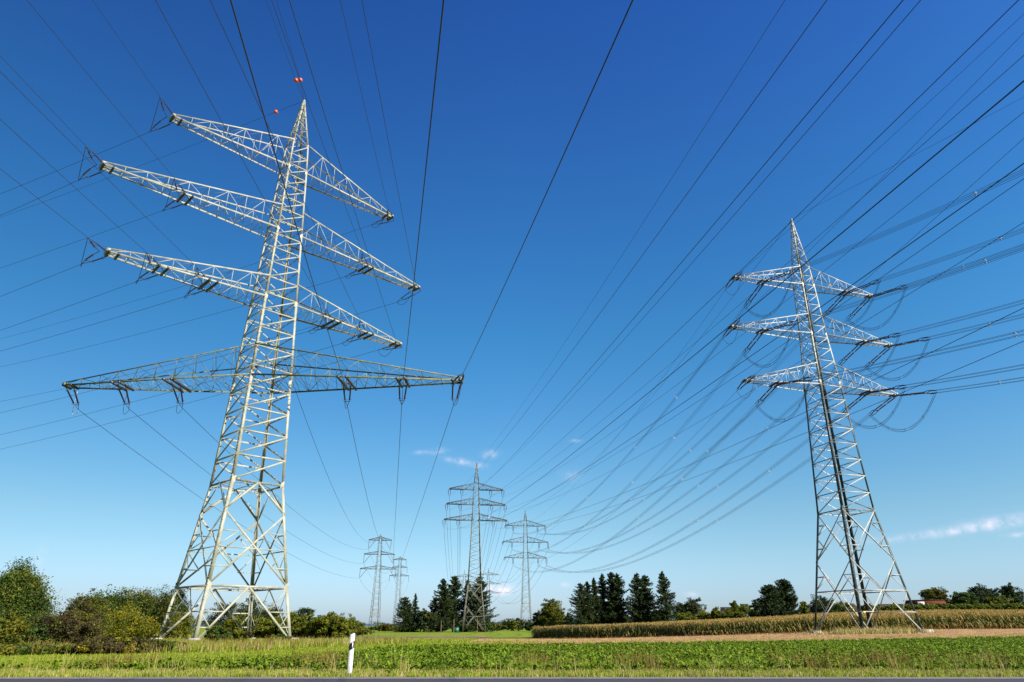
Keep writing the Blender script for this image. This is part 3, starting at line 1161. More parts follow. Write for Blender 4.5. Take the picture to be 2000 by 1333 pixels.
def curve_pts(P0, th, s, c, dz, t0, t1, n=70):
    t = t0 + (t1 - t0) * np.linspace(0, 1, n)
    x, y, z = P0
    return np.stack([x + t * cos(rad(th)), y + t * sin(rad(th)), z + dz + s * t + c * 1e-4 * t * t], -1)


A_AWAY = [([-40.17, 64.23, 56.62], 154.09, -0.0028, 3.68, -0.75), ([-44.05, 60.48, 46.92], 153.78, -0.0401, 3.53, -0.47), ([-37.8, 66.53, 46.92], 153.94, -0.0119, 3.68, -0.56), ([-42.4, 62.08, 37.23], 153.66, -0.0554, 3.49, -0.3), ([-38.52, 65.83, 37.23], 153.68, -0.0529, 3.49, -0.48), ([-34.77, 69.44, 37.23], 153.8, -0.0285, 3.6, -0.64), ([-17.8, 85.84, 56.62], 153.73, -0.0455, 3.38, 0.1), ([-20.24, 83.47, 46.92], 153.76, -0.0334, 3.75, -0.22), ([-13.84, 89.66, 46.92], 153.53, -0.0604, 4.45, -1.1), ([-23.41, 80.42, 37.23], 153.67, -0.0575, 3.44, -0.12), ([-19.81, 83.89, 37.23], 153.62, -0.0748, 3.28, -0.34), ([-15.71, 87.85, 37.23], 153.62, -0.0809, 2.89, 0.3), ([-29.02, 75.0, 68.9], 153.99, -0.0104, 3.83, 0.1)]
A_UP = [([-40.17, 64.23, 56.62], 272.75, -0.0974, 2.36, 0.5), ([-44.05, 60.48, 46.92], 272.81, -0.0939, 2.37, 0.31), ([-37.8, 66.53, 46.92], 272.68, -0.1105, 2.33, 0.8), ([-42.4, 62.08, 37.23], 272.75, -0.112, 2.33, 0.14), ([-38.52, 65.83, 37.23], 272.78, -0.101, 2.3, 0.59), ([-34.77, 69.44, 37.23], 272.71, -0.1109, 2.29, 0.8), ([-17.8, 85.84, 56.62], 273.07, -0.0728, 2.44, -0.2), ([-20.24, 83.47, 46.92], 272.83, -0.0843, 2.41, 0.9), ([-13.84, 89.66, 46.92], 273.15, -0.0716, 2.52, -0.54), ([-23.41, 80.42, 37.23], 272.97, -0.0727, 2.35, 0.8), ([-19.81, 83.89, 37.23], 272.81, -0.088, 2.41, 0.9), ([-15.71, 87.85, 37.23], 273.13, -0.0683, 2.59, -0.5), ([-29.02, 75.0, 68.9], 272.81, -0.0856, 2.39, -0.1), ([-28.8, 75.21, 68.9], 274.55, -0.04, 2.52, 0.3)]
B_UP = [([-5.84, 74.11, 27.2], -80.25, -0.1408, 3.21, 0.5), ([-12.55, 74.37, 27.2], -79.93, -0.1421, 3.47, 0.0), ([-19.05, 74.62, 27.2], -80.22, -0.1378, 3.7, -0.7)]
ARMKEY = [(57, -1), (47, -1), (47, -1), (37, -1), (37, -1), (37, -1), (57, 1), (47, 1), (47, 1), (37, 1), (37, 1), (37, 1)]
WHERE = ['the left tip of its topmost crossarm', 'the left tip of its second crossarm', 'halfway along the left half of its second crossarm',
         'the left tip of its third crossarm', 'the middle left hanger of its third crossarm', 'the hanger nearest the shaft left on its third crossarm',
         'the right tip of its topmost crossarm', 'halfway along the right half of its second crossarm', 'the right tip of its second crossarm',
         'the hanger nearest the shaft right on its third crossarm', 'the middle right hanger of its third crossarm', 'the right tip of its third crossarm',
         'its pointed peak']
uA = np.array([cos(AL), sin(AL), 0])
uB = np.array([cos(AB), sin(AB), 0])


def wire(pts, r, label, group, m='wire', cat='power line'):
    mb = MB()
    mb.tube(pts, r, 4)
    return tag(mb.build('overhead_wire', M[m]), label, cat, group)


def jumper(arm, a, b, sag, r=.03, m='wire', side=None):
    t = np.linspace(0, 1, 15)[:, None]
    P = a * (1 - t) + b * t
    P[:, 2] -= 4 * sag * (t * (1 - t))[:, 0]
    mb = MB()
    mb.tube(P, r, 4)
    return mb.build('jumper_cable', M[m], arm)


def path_start(wd, L):
    P0, th, s, c, dz = wd
    k = min(1, 1)
    return np.array([P0[0] + L * cos(rad(th)), P0[1] + L * sin(rad(th)), P0[2] + dz + s * L + c * 1e-4 * L * L])


for i, (wa, wu) in enumerate(zip(A_AWAY, A_UP)):
    if i < 12:
        arm = lt_arms[ARMKEY[i]]
        P0 = np.array(wa[0]) + [0, 0, -.1]
        e1 = path_start(wa, 3.6)
        e2 = path_start(wu, 3.3)
        d1, d2 = unit(e1 - P0), unit(e2 - P0)
        t1 = double_string(arm, P0 + d1 * .9, d1, np.linalg.norm(e1 - P0) - 1.9, .5, .085, uA, 1.0, .9)
        t2 = double_string(arm, P0 + d2 * .9, d2, np.linalg.norm(e2 - P0) - 1.9, .5, .085, uA, 1.0, .9)
        jumper(arm, t1, t2, 1.5, .03)
    else:
        t1 = t2 = np.array([LT[0], LT[1], 68.9])
    pa = curve_pts(*wa, 3.6 if i < 12 else 2, 260, 80)
    pu = curve_pts(*wu, 3.3 if i < 12 else 2, 260, 80)
    pa[0], pu[0] = t1, t2
    wire(pa, .026, 'cream pylon wire leaving left from %s' % WHERE[i], 'wires leaving the cream pylon to the left')
    wire(pu, .026, 'cream pylon wire climbing overhead from %s' % WHERE[i], 'wires passing overhead to the cream pylon')
pu = curve_pts(*A_UP[13], 1, 260, 80)
pu[0] = (LT[0], LT[1], 68.9)
wire(pu, .026, 'second wire climbing from the peak of the cream pylon, the right hand one', 'wires passing overhead to the cream pylon')


def ball(c, r, label):
    mb = MB()
    n = 14
    th = np.linspace(.001, pi - .001, n)
    for k in range(1):
        pts = np.stack([np.full(n, c[0]), np.full(n, c[1]), c[2] + r * np.cos(th)], -1)
    mb.tube(pts, np.maximum(r * np.sin(th), .01), 20)
    o = mb.build('marker_ball', M['orange'], smooth=True)
    return tag(o, label, 'marker ball', 'orange marker balls on the wires at the pylon peak')


def near_pt(P, px, py):
    """the point of a wire that lies closest to the named photo position"""
    c, s = cos(PITCH), sin(PITCH)
    z = P[:, 2] - CAM_H
    fw = P[:, 1] * c + z * s
    up = -P[:, 1] * s + z * c
    X = 1000 + 1333 * P[:, 0] / fw
    Y = 666.5 - 1333 * up / fw
    return P[np.argmin((X - px) ** 2 + (Y - py) ** 2)]


ball(curve_pts(*A_AWAY[12], 5.2, 5.4, 2)[0], .30, 'orange ball on the wire leaving the peak to the left, lowest of the three')
ball(near_pt(curve_pts(*A_UP[12], 1, 30, 300), 578, 157), .30, 'orange ball above the pylon peak, left one of the close pair')
ball(near_pt(curve_pts(*A_UP[13], 1, 30, 300), 589, 156), .30, 'orange ball above the pylon peak, right one of the close pair')
for wd in (A_UP[12], A_UP[13], A_AWAY[12]):
    pass

# --- far pylons -----------------------------------------------------------
T3C, T4C, T5C, T6C = (-13.6, 262.0), (8.2, 430.0), (-72.6, 390.0), (-93.9, 600.0)
T7C, T8C = (-47.5, 720.0), (-25.0, 760.0)


def levels(z0, z1, p0, p1):
    r_ = [z0]
    n = int(2 * (z1 - z0) / (p0 + p1))
    k = np.linspace(p0, p1, n)
    k *= (z1 - z0) / k.sum()
    for q in k:
        r_.append(r_[-1] + q)
    return r_


T3 = Pylon('olive grey lattice pylon with three crossarm levels before the dark spruces', T3C, rad(6), [(-.8, 4.15), (15, 2.45), (37.8, 1.5), (43.6, 1.3), (49.2, 1.1), (51.8, .98), (59.4, .1)],
           (M['far_steel'], None, 0), [5.2] + levels(15, 51.8, 3.2, 2.0), legs=(.30, .20), brace=(.13, .09), scheme='B', detail=1)
T3.peak([51.8, 53.6, 55.2, 56.8, 58.2, 59.2], .12, .15)
t3_arms = {}
for z, L, q in ((49.2, 10.2, 5.5), (43.6, 11.1, 6.0), (37.8, 11.8, 6.6)):
    for sd in (-1, 1):
        t3_arms[(round(z), sd)] = T3.arm(rad(8), sd, z, 2.4, L, 1.2, .4, 6, .21, .09, a0=.8, hang=(q, L - .3), dark=M['bar_dark'])
T4 = Pylon('slender grey lattice pylon behind, between the near spruces and the round tree', T4C, rad(7), [(-.8, 3.75), (13.5, 2.45), (39.1, 1.6), (48.2, 1.3), (57.9, 1.05), (61.3, .9), (67, .1)],
           (M['far_steel'], None, 0), [5] + levels(13.5, 61.3, 4.2, 3.0), legs=(.25, .17), brace=(.12, .085), scheme='B', detail=1)
T4.peak([61.3, 63, 64.6, 66.8], .15, .2)
t4_arms = {}
for z, L, q in ((57.9, 12.4, 7.5), (48.2, 13.9, 8.3), (39.1, 12.7, 7.6)):
    for sd in (-1, 1):
        t4_arms[(round(z), sd)] = T4.arm(rad(7), sd, z, 3.3, L, 1.4, .4, 6, .21, .10, a0=.9, hang=(q, L - .3), dark=M['bar_dark'])
T5 = Pylon('lattice pylon with insulators hung in a V, behind the white roadside post', T5C, rad(25), [(-1.0, 2.7), (9, 2.1), (29.8, 1.35), (37.4, 1.1), (44.9, .9), (47.0, .5)],
           (M['far_steel'], None, 0), [4] + levels(9, 46, 3.0, 2.2), legs=(.24, .17), brace=(.11, .085), scheme='B', detail=1)
T5.peak([46, 46.8, 47.8], .14, .15)
t5_arms = {}
for z, L in ((44.9, 6.2), (37.4, 8.2), (29.8, 9.7)):
    for sd in (-1, 1):
        t5_arms[(round(z), sd)] = T5.arm(rad(8), sd, z, 1.7, L, 1.0, .3, 5, .24, .10, a0=.6, hang=(L - .2,), dark=M['bar_dark'])
T6 = Pylon('small distant lattice pylon above the tall cypress', T6C, rad(25), [(-1.0, 3.0), (9, 2.3), (39.7, 1.5), (46.4, 1.3), (52.5, 1.0), (54.3, .5)],
           (M['far_steel'], None, 0), [4] + levels(9, 53, 4.0, 3.0), legs=(.24, .17), brace=(.12, .09), scheme='B', detail=1)
T6.peak([53, 54, 55], .16, .2)
t6_arms = {}
for z, L in ((52.5, 5.2), (46.4, 6.3), (39.7, 8.0)):
    for sd in (-1, 1):
        t6_arms[(round(z), sd)] = T6.arm(rad(8), sd, z, 1.6, L, 1.0, .3, 5, .26, .11, a0=.6, hang=(L - .2,), dark=M['bar_dark'])
T7 = Pylon('faint pylon tip standing up behind the spruces', T7C, rad(10), [(-1.0, 3.6), (13, 2.5), (40, 1.5), (47, .9), (53, .1)],
           (M['far_steel'], None, 0), [5] + levels(13, 47, 4.0, 3.0), legs=(.26, .2), brace=(.15, .12), scheme='B', detail=1)
T8 = Pylon('very faint pylon right of the spruces, only its crossarms clear of the trees', T8C, rad(10), [(-1.0, 3.6), (13, 2.5), (36, 1.5), (46, 1.2), (54, .4), (58, .1)],
           (M['far_steel'], None, 0), [5] + levels(13, 54, 4.0, 3.0), legs=(.26, .2), brace=(.15, .12), scheme='B', detail=1)
for T, lv_ in ((T7, ((36, 11), (41.5, 10), (46.5, 9.3))), (T8, ((33, 12.5), (42, 13.5), (51, 12.0)))):
    for z, L in lv_:
        for sd in (-1, 1):
            T.arm(rad(8), sd, z, 2.4, L, 1.1, .4, 5, .36, .18, a0=.8)


def apt(C, z, az, a):
    return np.array([C[0] + a * cos(az), C[1] + a * sin(az), z])


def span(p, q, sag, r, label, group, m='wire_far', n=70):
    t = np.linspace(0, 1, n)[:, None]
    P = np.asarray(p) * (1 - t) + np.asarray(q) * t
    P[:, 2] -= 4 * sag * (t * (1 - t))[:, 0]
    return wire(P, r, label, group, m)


def hang_pair(arm, p, L, sep, r, u):
    mb = MB()
    for sgn in (-1, 1):
        string(None, p + u * sgn * sep, p + u * sgn * sep * .8 - np.array([0, 0, L * .82]), r, nd=7, ring=False, mb=mb)
    e = p - np.array([0, 0, L])
    for sgn in (-1, 1):
        mb.tube([p + u * sgn * sep * .8 - np.array([0, 0, L * .82]), e], .06, 4, 1)
    mb.build('insulator_pair', [M['porcelain'], M['dark_steel']], arm)


# T3: suspension pairs, and its thirteen wires that pass over the camera's right
LV = ['upper', 'middle', 'lower']
POS = ['outer left', 'inner left', 'inner right', 'outer right']
C_W = [([-13.6, 262.0, 59.5], -82.11, -0.1273, 1.77, 0.1), ([-23.7, 260.58, 46.7], -81.79, -0.1467, 1.88, 0.01), ([-19.05, 261.23, 46.7], -81.83, -0.1488, 2.21, -0.04), ([-8.15, 262.77, 46.7], -81.96, -0.1293, 2.01, 0.09), ([-3.5, 263.42, 46.7], -81.98, -0.1291, 2.17, 0.04), ([-24.59, 260.46, 41.1], -81.76, -0.1436, 1.98, 0.04), ([-19.54, 261.16, 41.1], -81.88, -0.1424, 2.16, -0.04), ([-7.66, 262.84, 41.1], -81.95, -0.1381, 2.41, -0.04), ([-2.61, 263.54, 41.1], -82.04, -0.135, 2.44, -0.13), ([-25.29, 260.36, 35.3], -82.0, -0.1523, 2.24, -0.13), ([-20.14, 261.08, 35.3], -81.94, -0.1441, 2.27, -0.09), ([-7.06, 262.92, 35.3], -82.04, -0.1379, 2.37, -0.12), ([-1.91, 263.64, 35.3], -82.03, -0.1347, 2.34, -0.09)]
u8 = np.array([cos(rad(8)), sin(rad(8)), 0])
wire(curve_pts(*C_W[0], 0, 355), .020, 'thin wire from the peak of the olive pylon to the top edge', 'wires from the olive pylon overhead to the right', 'wire')
k = 1
for li, (z, A, B) in enumerate(((49.2, 10.2, 5.5), (43.6, 11.1, 6.0), (37.8, 11.8, 6.6))):
    for pi_, a in enumerate((-A, -B, B, A)):
        top = apt(T3C, z, rad(8), a)
        hang_pair(t3_arms[(round(z), -1 if a < 0 else 1)], top, 2.4, .45, .16, u8)
        wire(curve_pts(*C_W[k], 0, 355), .0195, 'olive pylon wire sweeping overhead right from its %s arm, %s insulators' % (LV[li], POS[pi_]),
             'wires from the olive pylon overhead to the right', 'wire')
        q = apt(T7C, (46.5, 41.5, 36)[li] - 2.5, rad(8), a * .82)
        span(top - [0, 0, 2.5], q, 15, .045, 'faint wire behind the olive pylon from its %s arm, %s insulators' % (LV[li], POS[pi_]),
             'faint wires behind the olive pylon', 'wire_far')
        k += 1

# T4: hanging strings
u7 = np.array([cos(rad(7)), sin(rad(7)), 0])
t4pts = {}
for li, (z, A, B) in enumerate(((57.9, 12.4, 7.5), (48.2, 13.9, 8.3), (39.1, 12.7, 7.6))):
    for pi_, a in enumerate((-A, -B, B, A)):
        top = apt(T4C, z, rad(7), a)
        L = 1.6 if pi_ == 0 else 4.3
        hang_pair(t4_arms[(round(z), -1 if a < 0 else 1)], top, L, .35, .2, u7)
        t4pts[(li, pi_)] = top - [0, 0, L]
        if pi_:
            q = apt(T8C, (51, 42, 33)[li] - 4, rad(8), a * .95)
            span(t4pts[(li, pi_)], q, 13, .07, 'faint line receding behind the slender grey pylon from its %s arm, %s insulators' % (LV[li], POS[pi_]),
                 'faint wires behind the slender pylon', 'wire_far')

# T5: V-shaped strings, and T6
t5pts = {}
for li, (z, A) in enumerate(((44.9, 6.2), (37.4, 8.2), (29.8, 9.7))):
    for sd in (-1, 1):
        top = apt(T5C, z, rad(8), sd * (A - .1))
        inn = apt(T5C, z, rad(8), sd * (A - 3.6))
        bot = top - np.array([0, 0, 4.8]) + u8 * (.1 * sd if sd < 0 else -.5)
        mb = MB()
        string(None, top, bot, .16, nd=9, ring=False, mb=mb)
        string(None, inn, bot, .16, nd=9, ring=False, mb=mb)
        mb.build('insulator_pair', [M['dark_steel'], M['dark_steel']], t5_arms[(round(z), sd)])
        t5pts[(li, sd)] = bot
t6pts = {}
for li, (z, A) in enumerate(((52.5, 5.2), (46.4, 6.3), (39.7, 8.0))):
    for sd in (-1, 1):
        top = apt(T6C, z, rad(8), sd * (A - .1))
        bot = top - np.array([0, 0, 4.6])
        mb = MB()
        string(None, top, bot, .2, nd=9, ring=False, mb=mb)
        mb.build('insulator_string', [M['dark_steel'], M['dark_steel']], t6_arms[(round(z), sd)])
        t6pts[(li, sd)] = bot
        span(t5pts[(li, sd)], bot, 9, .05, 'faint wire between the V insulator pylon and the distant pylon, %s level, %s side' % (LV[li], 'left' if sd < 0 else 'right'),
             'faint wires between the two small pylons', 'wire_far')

# left pylon, lowest crossarm: spans to T5, and three wires overhead
SAGB = {(0, -1): 4.75, (1, -1): 4.75, (2, -1): 4.75, (0, 1): 6.5, (1, 1): 3.2, (2, 1): 1.0}
for li, a in ((0, 10.0), (1, 16.5), (2, 22.7)):
    for sd in (-1, 1):
        arm = lt_arms[(27, sd)]
        P0 = apt(LT, 27.05, AB, sd * a)
        Q = t5pts[(li, sd)]
        sag = SAGB[(li, sd)]
        D = np.linalg.norm((Q - P0)[:2])
        d = unit(np.array([*(Q - P0)[:2] / D, (Q - P0)[2] / D - 4 * sag / D - .55]))
        q = double_string(arm, P0 - [0, 0, .1], d, 2.6, .45, .11, uB, .7)
        side = 'left' if sd < 0 else 'right'
        span(q, Q, sag, .034, 'wire falling from the %s lowest crossarm, %s hanger, to the V insulator pylon' % (side, ('inner', 'middle', 'outer')[li]),
             'wires between the cream pylon and the V insulator pylon', 'wire')
        if sd > 0:
            wd = B_UP[2 - li]
            e = path_start(wd, 3.2)
            d2 = unit(e - P0)
            t = double_string(arm, P0 + d2 * .6, d2, 1.6, .45, .11, uB, .7, .6)
            pu = curve_pts(*wd, 3.6, 220, 80)
            pu[0] = t
            wire(pu, .030, 'dark wire rising overhead from the right lowest crossarm of the cream pylon, %s hanger' % ('inner', 'middle', 'outer')[li],
                 'wires overhead from the lowest crossarm', 'wire')
            jumper(arm, q, t, 1.3, .03)
        else:
            # slack jumper curling below the strings
            tt = np.linspace(0, 1, 16)[:, None]
            a_, b_ = q + np.array([-.5, -.2, 2.2]), q + np.array([.1, 0, -.1])
            P = a_ * (1 - tt) + b_ * tt
            P[:, 2] -= 6.2 * (tt * (1 - tt))[:, 0]
            P[:, 0] -= 1.2 * (tt * (1 - tt))[:, 0]
            mb = MB()
            mb.tube(P, .028, 4)
            mb.build('jumper_cable', M['pale_metal' if li == 2 else 'wire'], arm)
span((T5C[0], T5C[1], 47.8), (LT[0] + 2.2, LT[1] - .6, 30.6), 11, .034, 'thin wire from the V insulator pylon peak to the cream pylon shaft', 'wires between the cream pylon and the V insulator pylon', 'wire')

# --- right pylon ----------------------------------------------------------
RT = (50.3, 105.0)
AR = rad(14.85)
zb = hz(*RT)
rt_prof = [(zb - .1, 5.0), (17.1, 2.82), (36.8, 2.0), (37.2, 1.98), (45.85, 1.52), (55.09, 1.22), (58.6, 1.05), (68.7, .1)]
lvr = [5.4] + levels(17.1, 58.6, 2.5, 1.7)
T2 = Pylon('white and dark green lattice pylon with three crossarm levels, standing at the right', RT, AR, rt_prof, (M['grey_paint'], M['moss_paint'], 37.0), lvr, legs=(.34, .16), brace=(.16, .10), scheme='B', detail=3)
T2.peak([58.6, 60.1, 61.5, 62.8, 64, 65.1, 66.1, 67.1, 68.0, 68.6], .09, .13)
T2.footing(.85, .4)
rt_arms = {}
RTL = ((55.09, 3.4, 13.6, 1.22, 8.2), (45.85, 3.5, 15.4, 1.52, 9.7), (36.8, 3.6, 14.2, 1.98, 8.5))
for z, dz, L, w0, q in RTL:
    for sd in (-1, 1):
        rt_arms[(round(z), sd)] = T2.arm(AR, sd, z, dz, L, w0, .35, 7, .18, .07, a0=w0 * .9, hang=(q, L - .3))
# small yellow notice plate on the tower's lower frame
pc = (T2.P(0, 2.6) + T2.P(1, 2.6)) / 2 + np.array([-1.6, .2, .1])
mb = MB()
mb.bar(T2.P(0, 3.0), T2.P(1, 3.0), .09, -T2.w)
mb.build('rail', M['grey_paint'], T2.root)
mb = MB()
mb.box(T2.P(0, 3.0) * .93 + T2.P(1, 3.0) * .07 - T2.w * .1, (.2, .02, .13), AR)
mb.build('notice_plate', M['yellow'], T2.root)
D_R = [([63.35, 108.46, 55.09], -71.34, -0.1848, 8.05, -0.2), ([58.32, 107.13, 55.09], -71.3, -0.2011, 7.96, 0.26), ([42.52, 102.94, 55.09], -71.27, -0.2082, 7.93, -0.15), ([65.19, 108.95, 45.85], -71.32, -0.1906, 8.03, -0.17), ([59.68, 107.49, 45.85], -71.32, -0.1903, 8.01, -0.09), ([40.92, 102.51, 45.85], -71.27, -0.2104, 7.92, -0.12), ([63.93, 108.61, 36.8], -71.3, -0.2, 7.99, -0.24), ([58.42, 107.15, 36.8], -71.31, -0.1949, 8.01, 0.06), ([41.99, 102.8, 36.8], -71.29, -0.204, 7.98, -0.13)]
D_S = [([37.06, 101.49, 55.09], -80.25, -0.0585, 3.39, -0.15), ([35.41, 101.05, 45.85], -80.82, 0.0279, 4.21, 0.11), ([36.67, 101.39, 36.8], -80.86, 0.0591, 4.18, -0.16)]
D_E = ([50.3, 105.0, 68.7], -51.45, 0.0388, 3.95, 0.3)
uR = np.array([cos(AR), sin(AR), 0])


def bundle(P, sep, r, label, group, side, spacers=(), m='wire'):
    """four parallel conductors held by small pale spacers"""
    root = empty('conductor_bundle', tuple(P[0]))
    tag(root, label, 'power line', group)
    for a, b in ((-1, -1), (1, -1), (-1, 1), (1, 1)):
        mb = MB()
        mb.tube(P + side * a * sep / 2 + np.array([0, 0, b * sep / 2]), r, 4)
        mb.build('conductor', M[m], root)
    for f in spacers:
        i = int(f * (len(P) - 1))
        mb = MB()
        c = P[i]
        q = [c + side * a * sep / 2 + np.array([0, 0, b * sep / 2]) for a, b in ((-1, -1), (1, -1), (1, 1), (-1, 1), (-1, -1))]
        mb.tube(np.array(q), .05, 4)
        mb.build('spacer', M['pale_metal'], root)
    return root


def quad_string(arm, p, d, L, side):
    """long double tension string with yoke plates and arcing rings"""
    mb = MB()
    for sgn in (-1, 1):
        o = side * .33 * sgn
        mid = p + d * (L * .5)
        string(None, p + o, mid + o, .115, nd=12, mb=mb)
        string(None, mid + o, p + d * L + o, .115, nd=12, mb=mb)
    e = p + d * L
    mb.bar(p + side * .4, p - side * .4, .1, (0, 0, 1), 1)
    mb.bar(e + side * .5, e - side * .5, .12, (0, 0, 1), 1)
    for a in (-1, 1):
        for b in (-1, 1):
            mb.tube([e + side * .45 * a, e + d * .9 + side * .25 * a + np.array([0, 0, .25 * b]), e + d * 2.0 + side * .2 * a + np.array([0, 0, .2 * b])], .06, 4, 1)
    mb.build('insulator_pair', [M['porcelain'], M['dark_steel']], arm)
    return e + d * 2.0


def quad_jumper(arm, a, b, sag, side):
    t = np.linspace(0, 1, 22)[:, None]
    mb = MB()
    for s1, ds in ((-.2, 0), (.2, 0), (-.2, .35), (.2, .35)):
        P = a * (1 - t) + b * t + side * s1
        P[:, 2] -= (4 * (sag + ds) * (t * (1 - t))[:, 0]) * 1.0
        mb.tube(P, .021, 4)
    for f in (5, 11, 16):
        c = (a * (1 - t) + b * t)[f].copy()
        c[2] -= 4 * sag * (t * (1 - t))[f, 0]
        mb.tube([c - side * .22, c + side * .22], .04, 4)
        mb.tube([c, c - [0, 0, .35]], .04, 4)
    return mb.build('jumper_cable', M['wire'], arm)


DEND = {}
for k, wd in enumerate(D_R):
    li = k // 3
    pi_ = (3, 2, 1)[k % 3]
    z, dz, L, w0, q = RTL[li]
    sd = -1 if pi_ == 1 else 1
    arm = rt_arms[(round(z), sd)]
    P0 = np.array(wd[0]) + [0, 0, -.1]
    e = path_start(wd, 7.4)
    d = unit(e - P0)
    side = unit(np.cross(d, [0, 0, 1]))
    t1 = quad_string(arm, P0 + d * .5, d, np.linalg.norm(e - P0) - 2.5, side)
    # away towards the slender pylon
    Q = t4pts[(li, pi_)]
    sag = 12.6
    D = np.linalg.norm((Q - P0)[:2])
    d2 = unit(np.array([*((Q - P0)[:2] / D), (Q - P0)[2] / D - 4 * sag / D]))
    side2 = unit(np.cross(d2, [0, 0, 1]))
    t2 = quad_string(arm, P0 + d2 * .5, d2, 4.9, side2)
    quad_jumper(arm, t1, t2, 4.2, unit(side + side2))
    P = curve_pts(*wd, 7.4, 230, 90)
    P[0] = t1
    nm = '%s insulators of the %s crossarm' % (POS[pi_], LV[li])
    bundle(P, .42, .023, 'right pylon wire bundle to the right edge from its %s arm, %s insulators' % (LV[li], POS[pi_]), 'wire bundles leaving the right pylon to the right', side, [.05 + .045 * (k % 3), .20 + .03 * (k % 3), .42, .62])
    t = np.linspace(0, 1, 80)[:, None]
    P = t2 * (1 - t) + Q * t
    P[:, 2] -= 4 * sag * (t * (1 - t))[:, 0]
    bundle(P, .42, .023, 'right pylon wire bundle sagging to the slender pylon from its %s arm, %s insulators' % (LV[li], POS[pi_]), 'wire bundles sagging between the right and the slender pylon', side2, [.06 + .03 * (k % 3), .22, .40, .6], 'wire')
for li, wd in enumerate(D_S):
    z, dz, L, w0, q = RTL[li]
    arm = rt_arms[(round(z), -1)]
    P0 = np.array(wd[0]) + [0, 0, -.1]
    e = path_start(wd, 3.2)
    d = unit(e - P0)
    t1 = double_string(arm, P0 + d * .3, d, 2.2, .4, .10, uR, .7, .3)
    Q = t4pts[(li, 0)]
    D = np.linalg.norm((Q - P0)[:2])
    sag = 11
    d2 = unit(np.array([*((Q - P0)[:2] / D), (Q - P0)[2] / D - 4 * sag / D]))
    t2 = double_string(arm, P0 + d2 * .3, d2, 2.4, .4, .10, uR, .7, .3)
    jumper(arm, t1, t2, 2.4, .03)
    P = curve_pts(*wd, 3.4, 200, 80)
    P[0] = t1
    wire(P, .024, 'right pylon single wire rising rightward from the left tip of its %s arm' % LV[li], 'single wires at the left tips of the right pylon')
    span(t2, Q, sag, .026, 'right pylon single wire falling steeply from the left tip of its %s arm' % LV[li], 'single wires at the left tips of the right pylon', 'wire')
P = curve_pts(*D_E, 0, 200, 80)
P[0] = (RT[0], RT[1], 68.7)
wire(P, .024, 'thin wire from the peak of the right pylon to the right edge', 'wires at the peak of the right pylon')
span((RT[0], RT[1], 68.7), (T4C[0], T4C[1], 67.1), 9, .034, 'thin wire falling from the right pylon peak to the slender pylon peak', 'wires at the peak of the right pylon', 'wire')


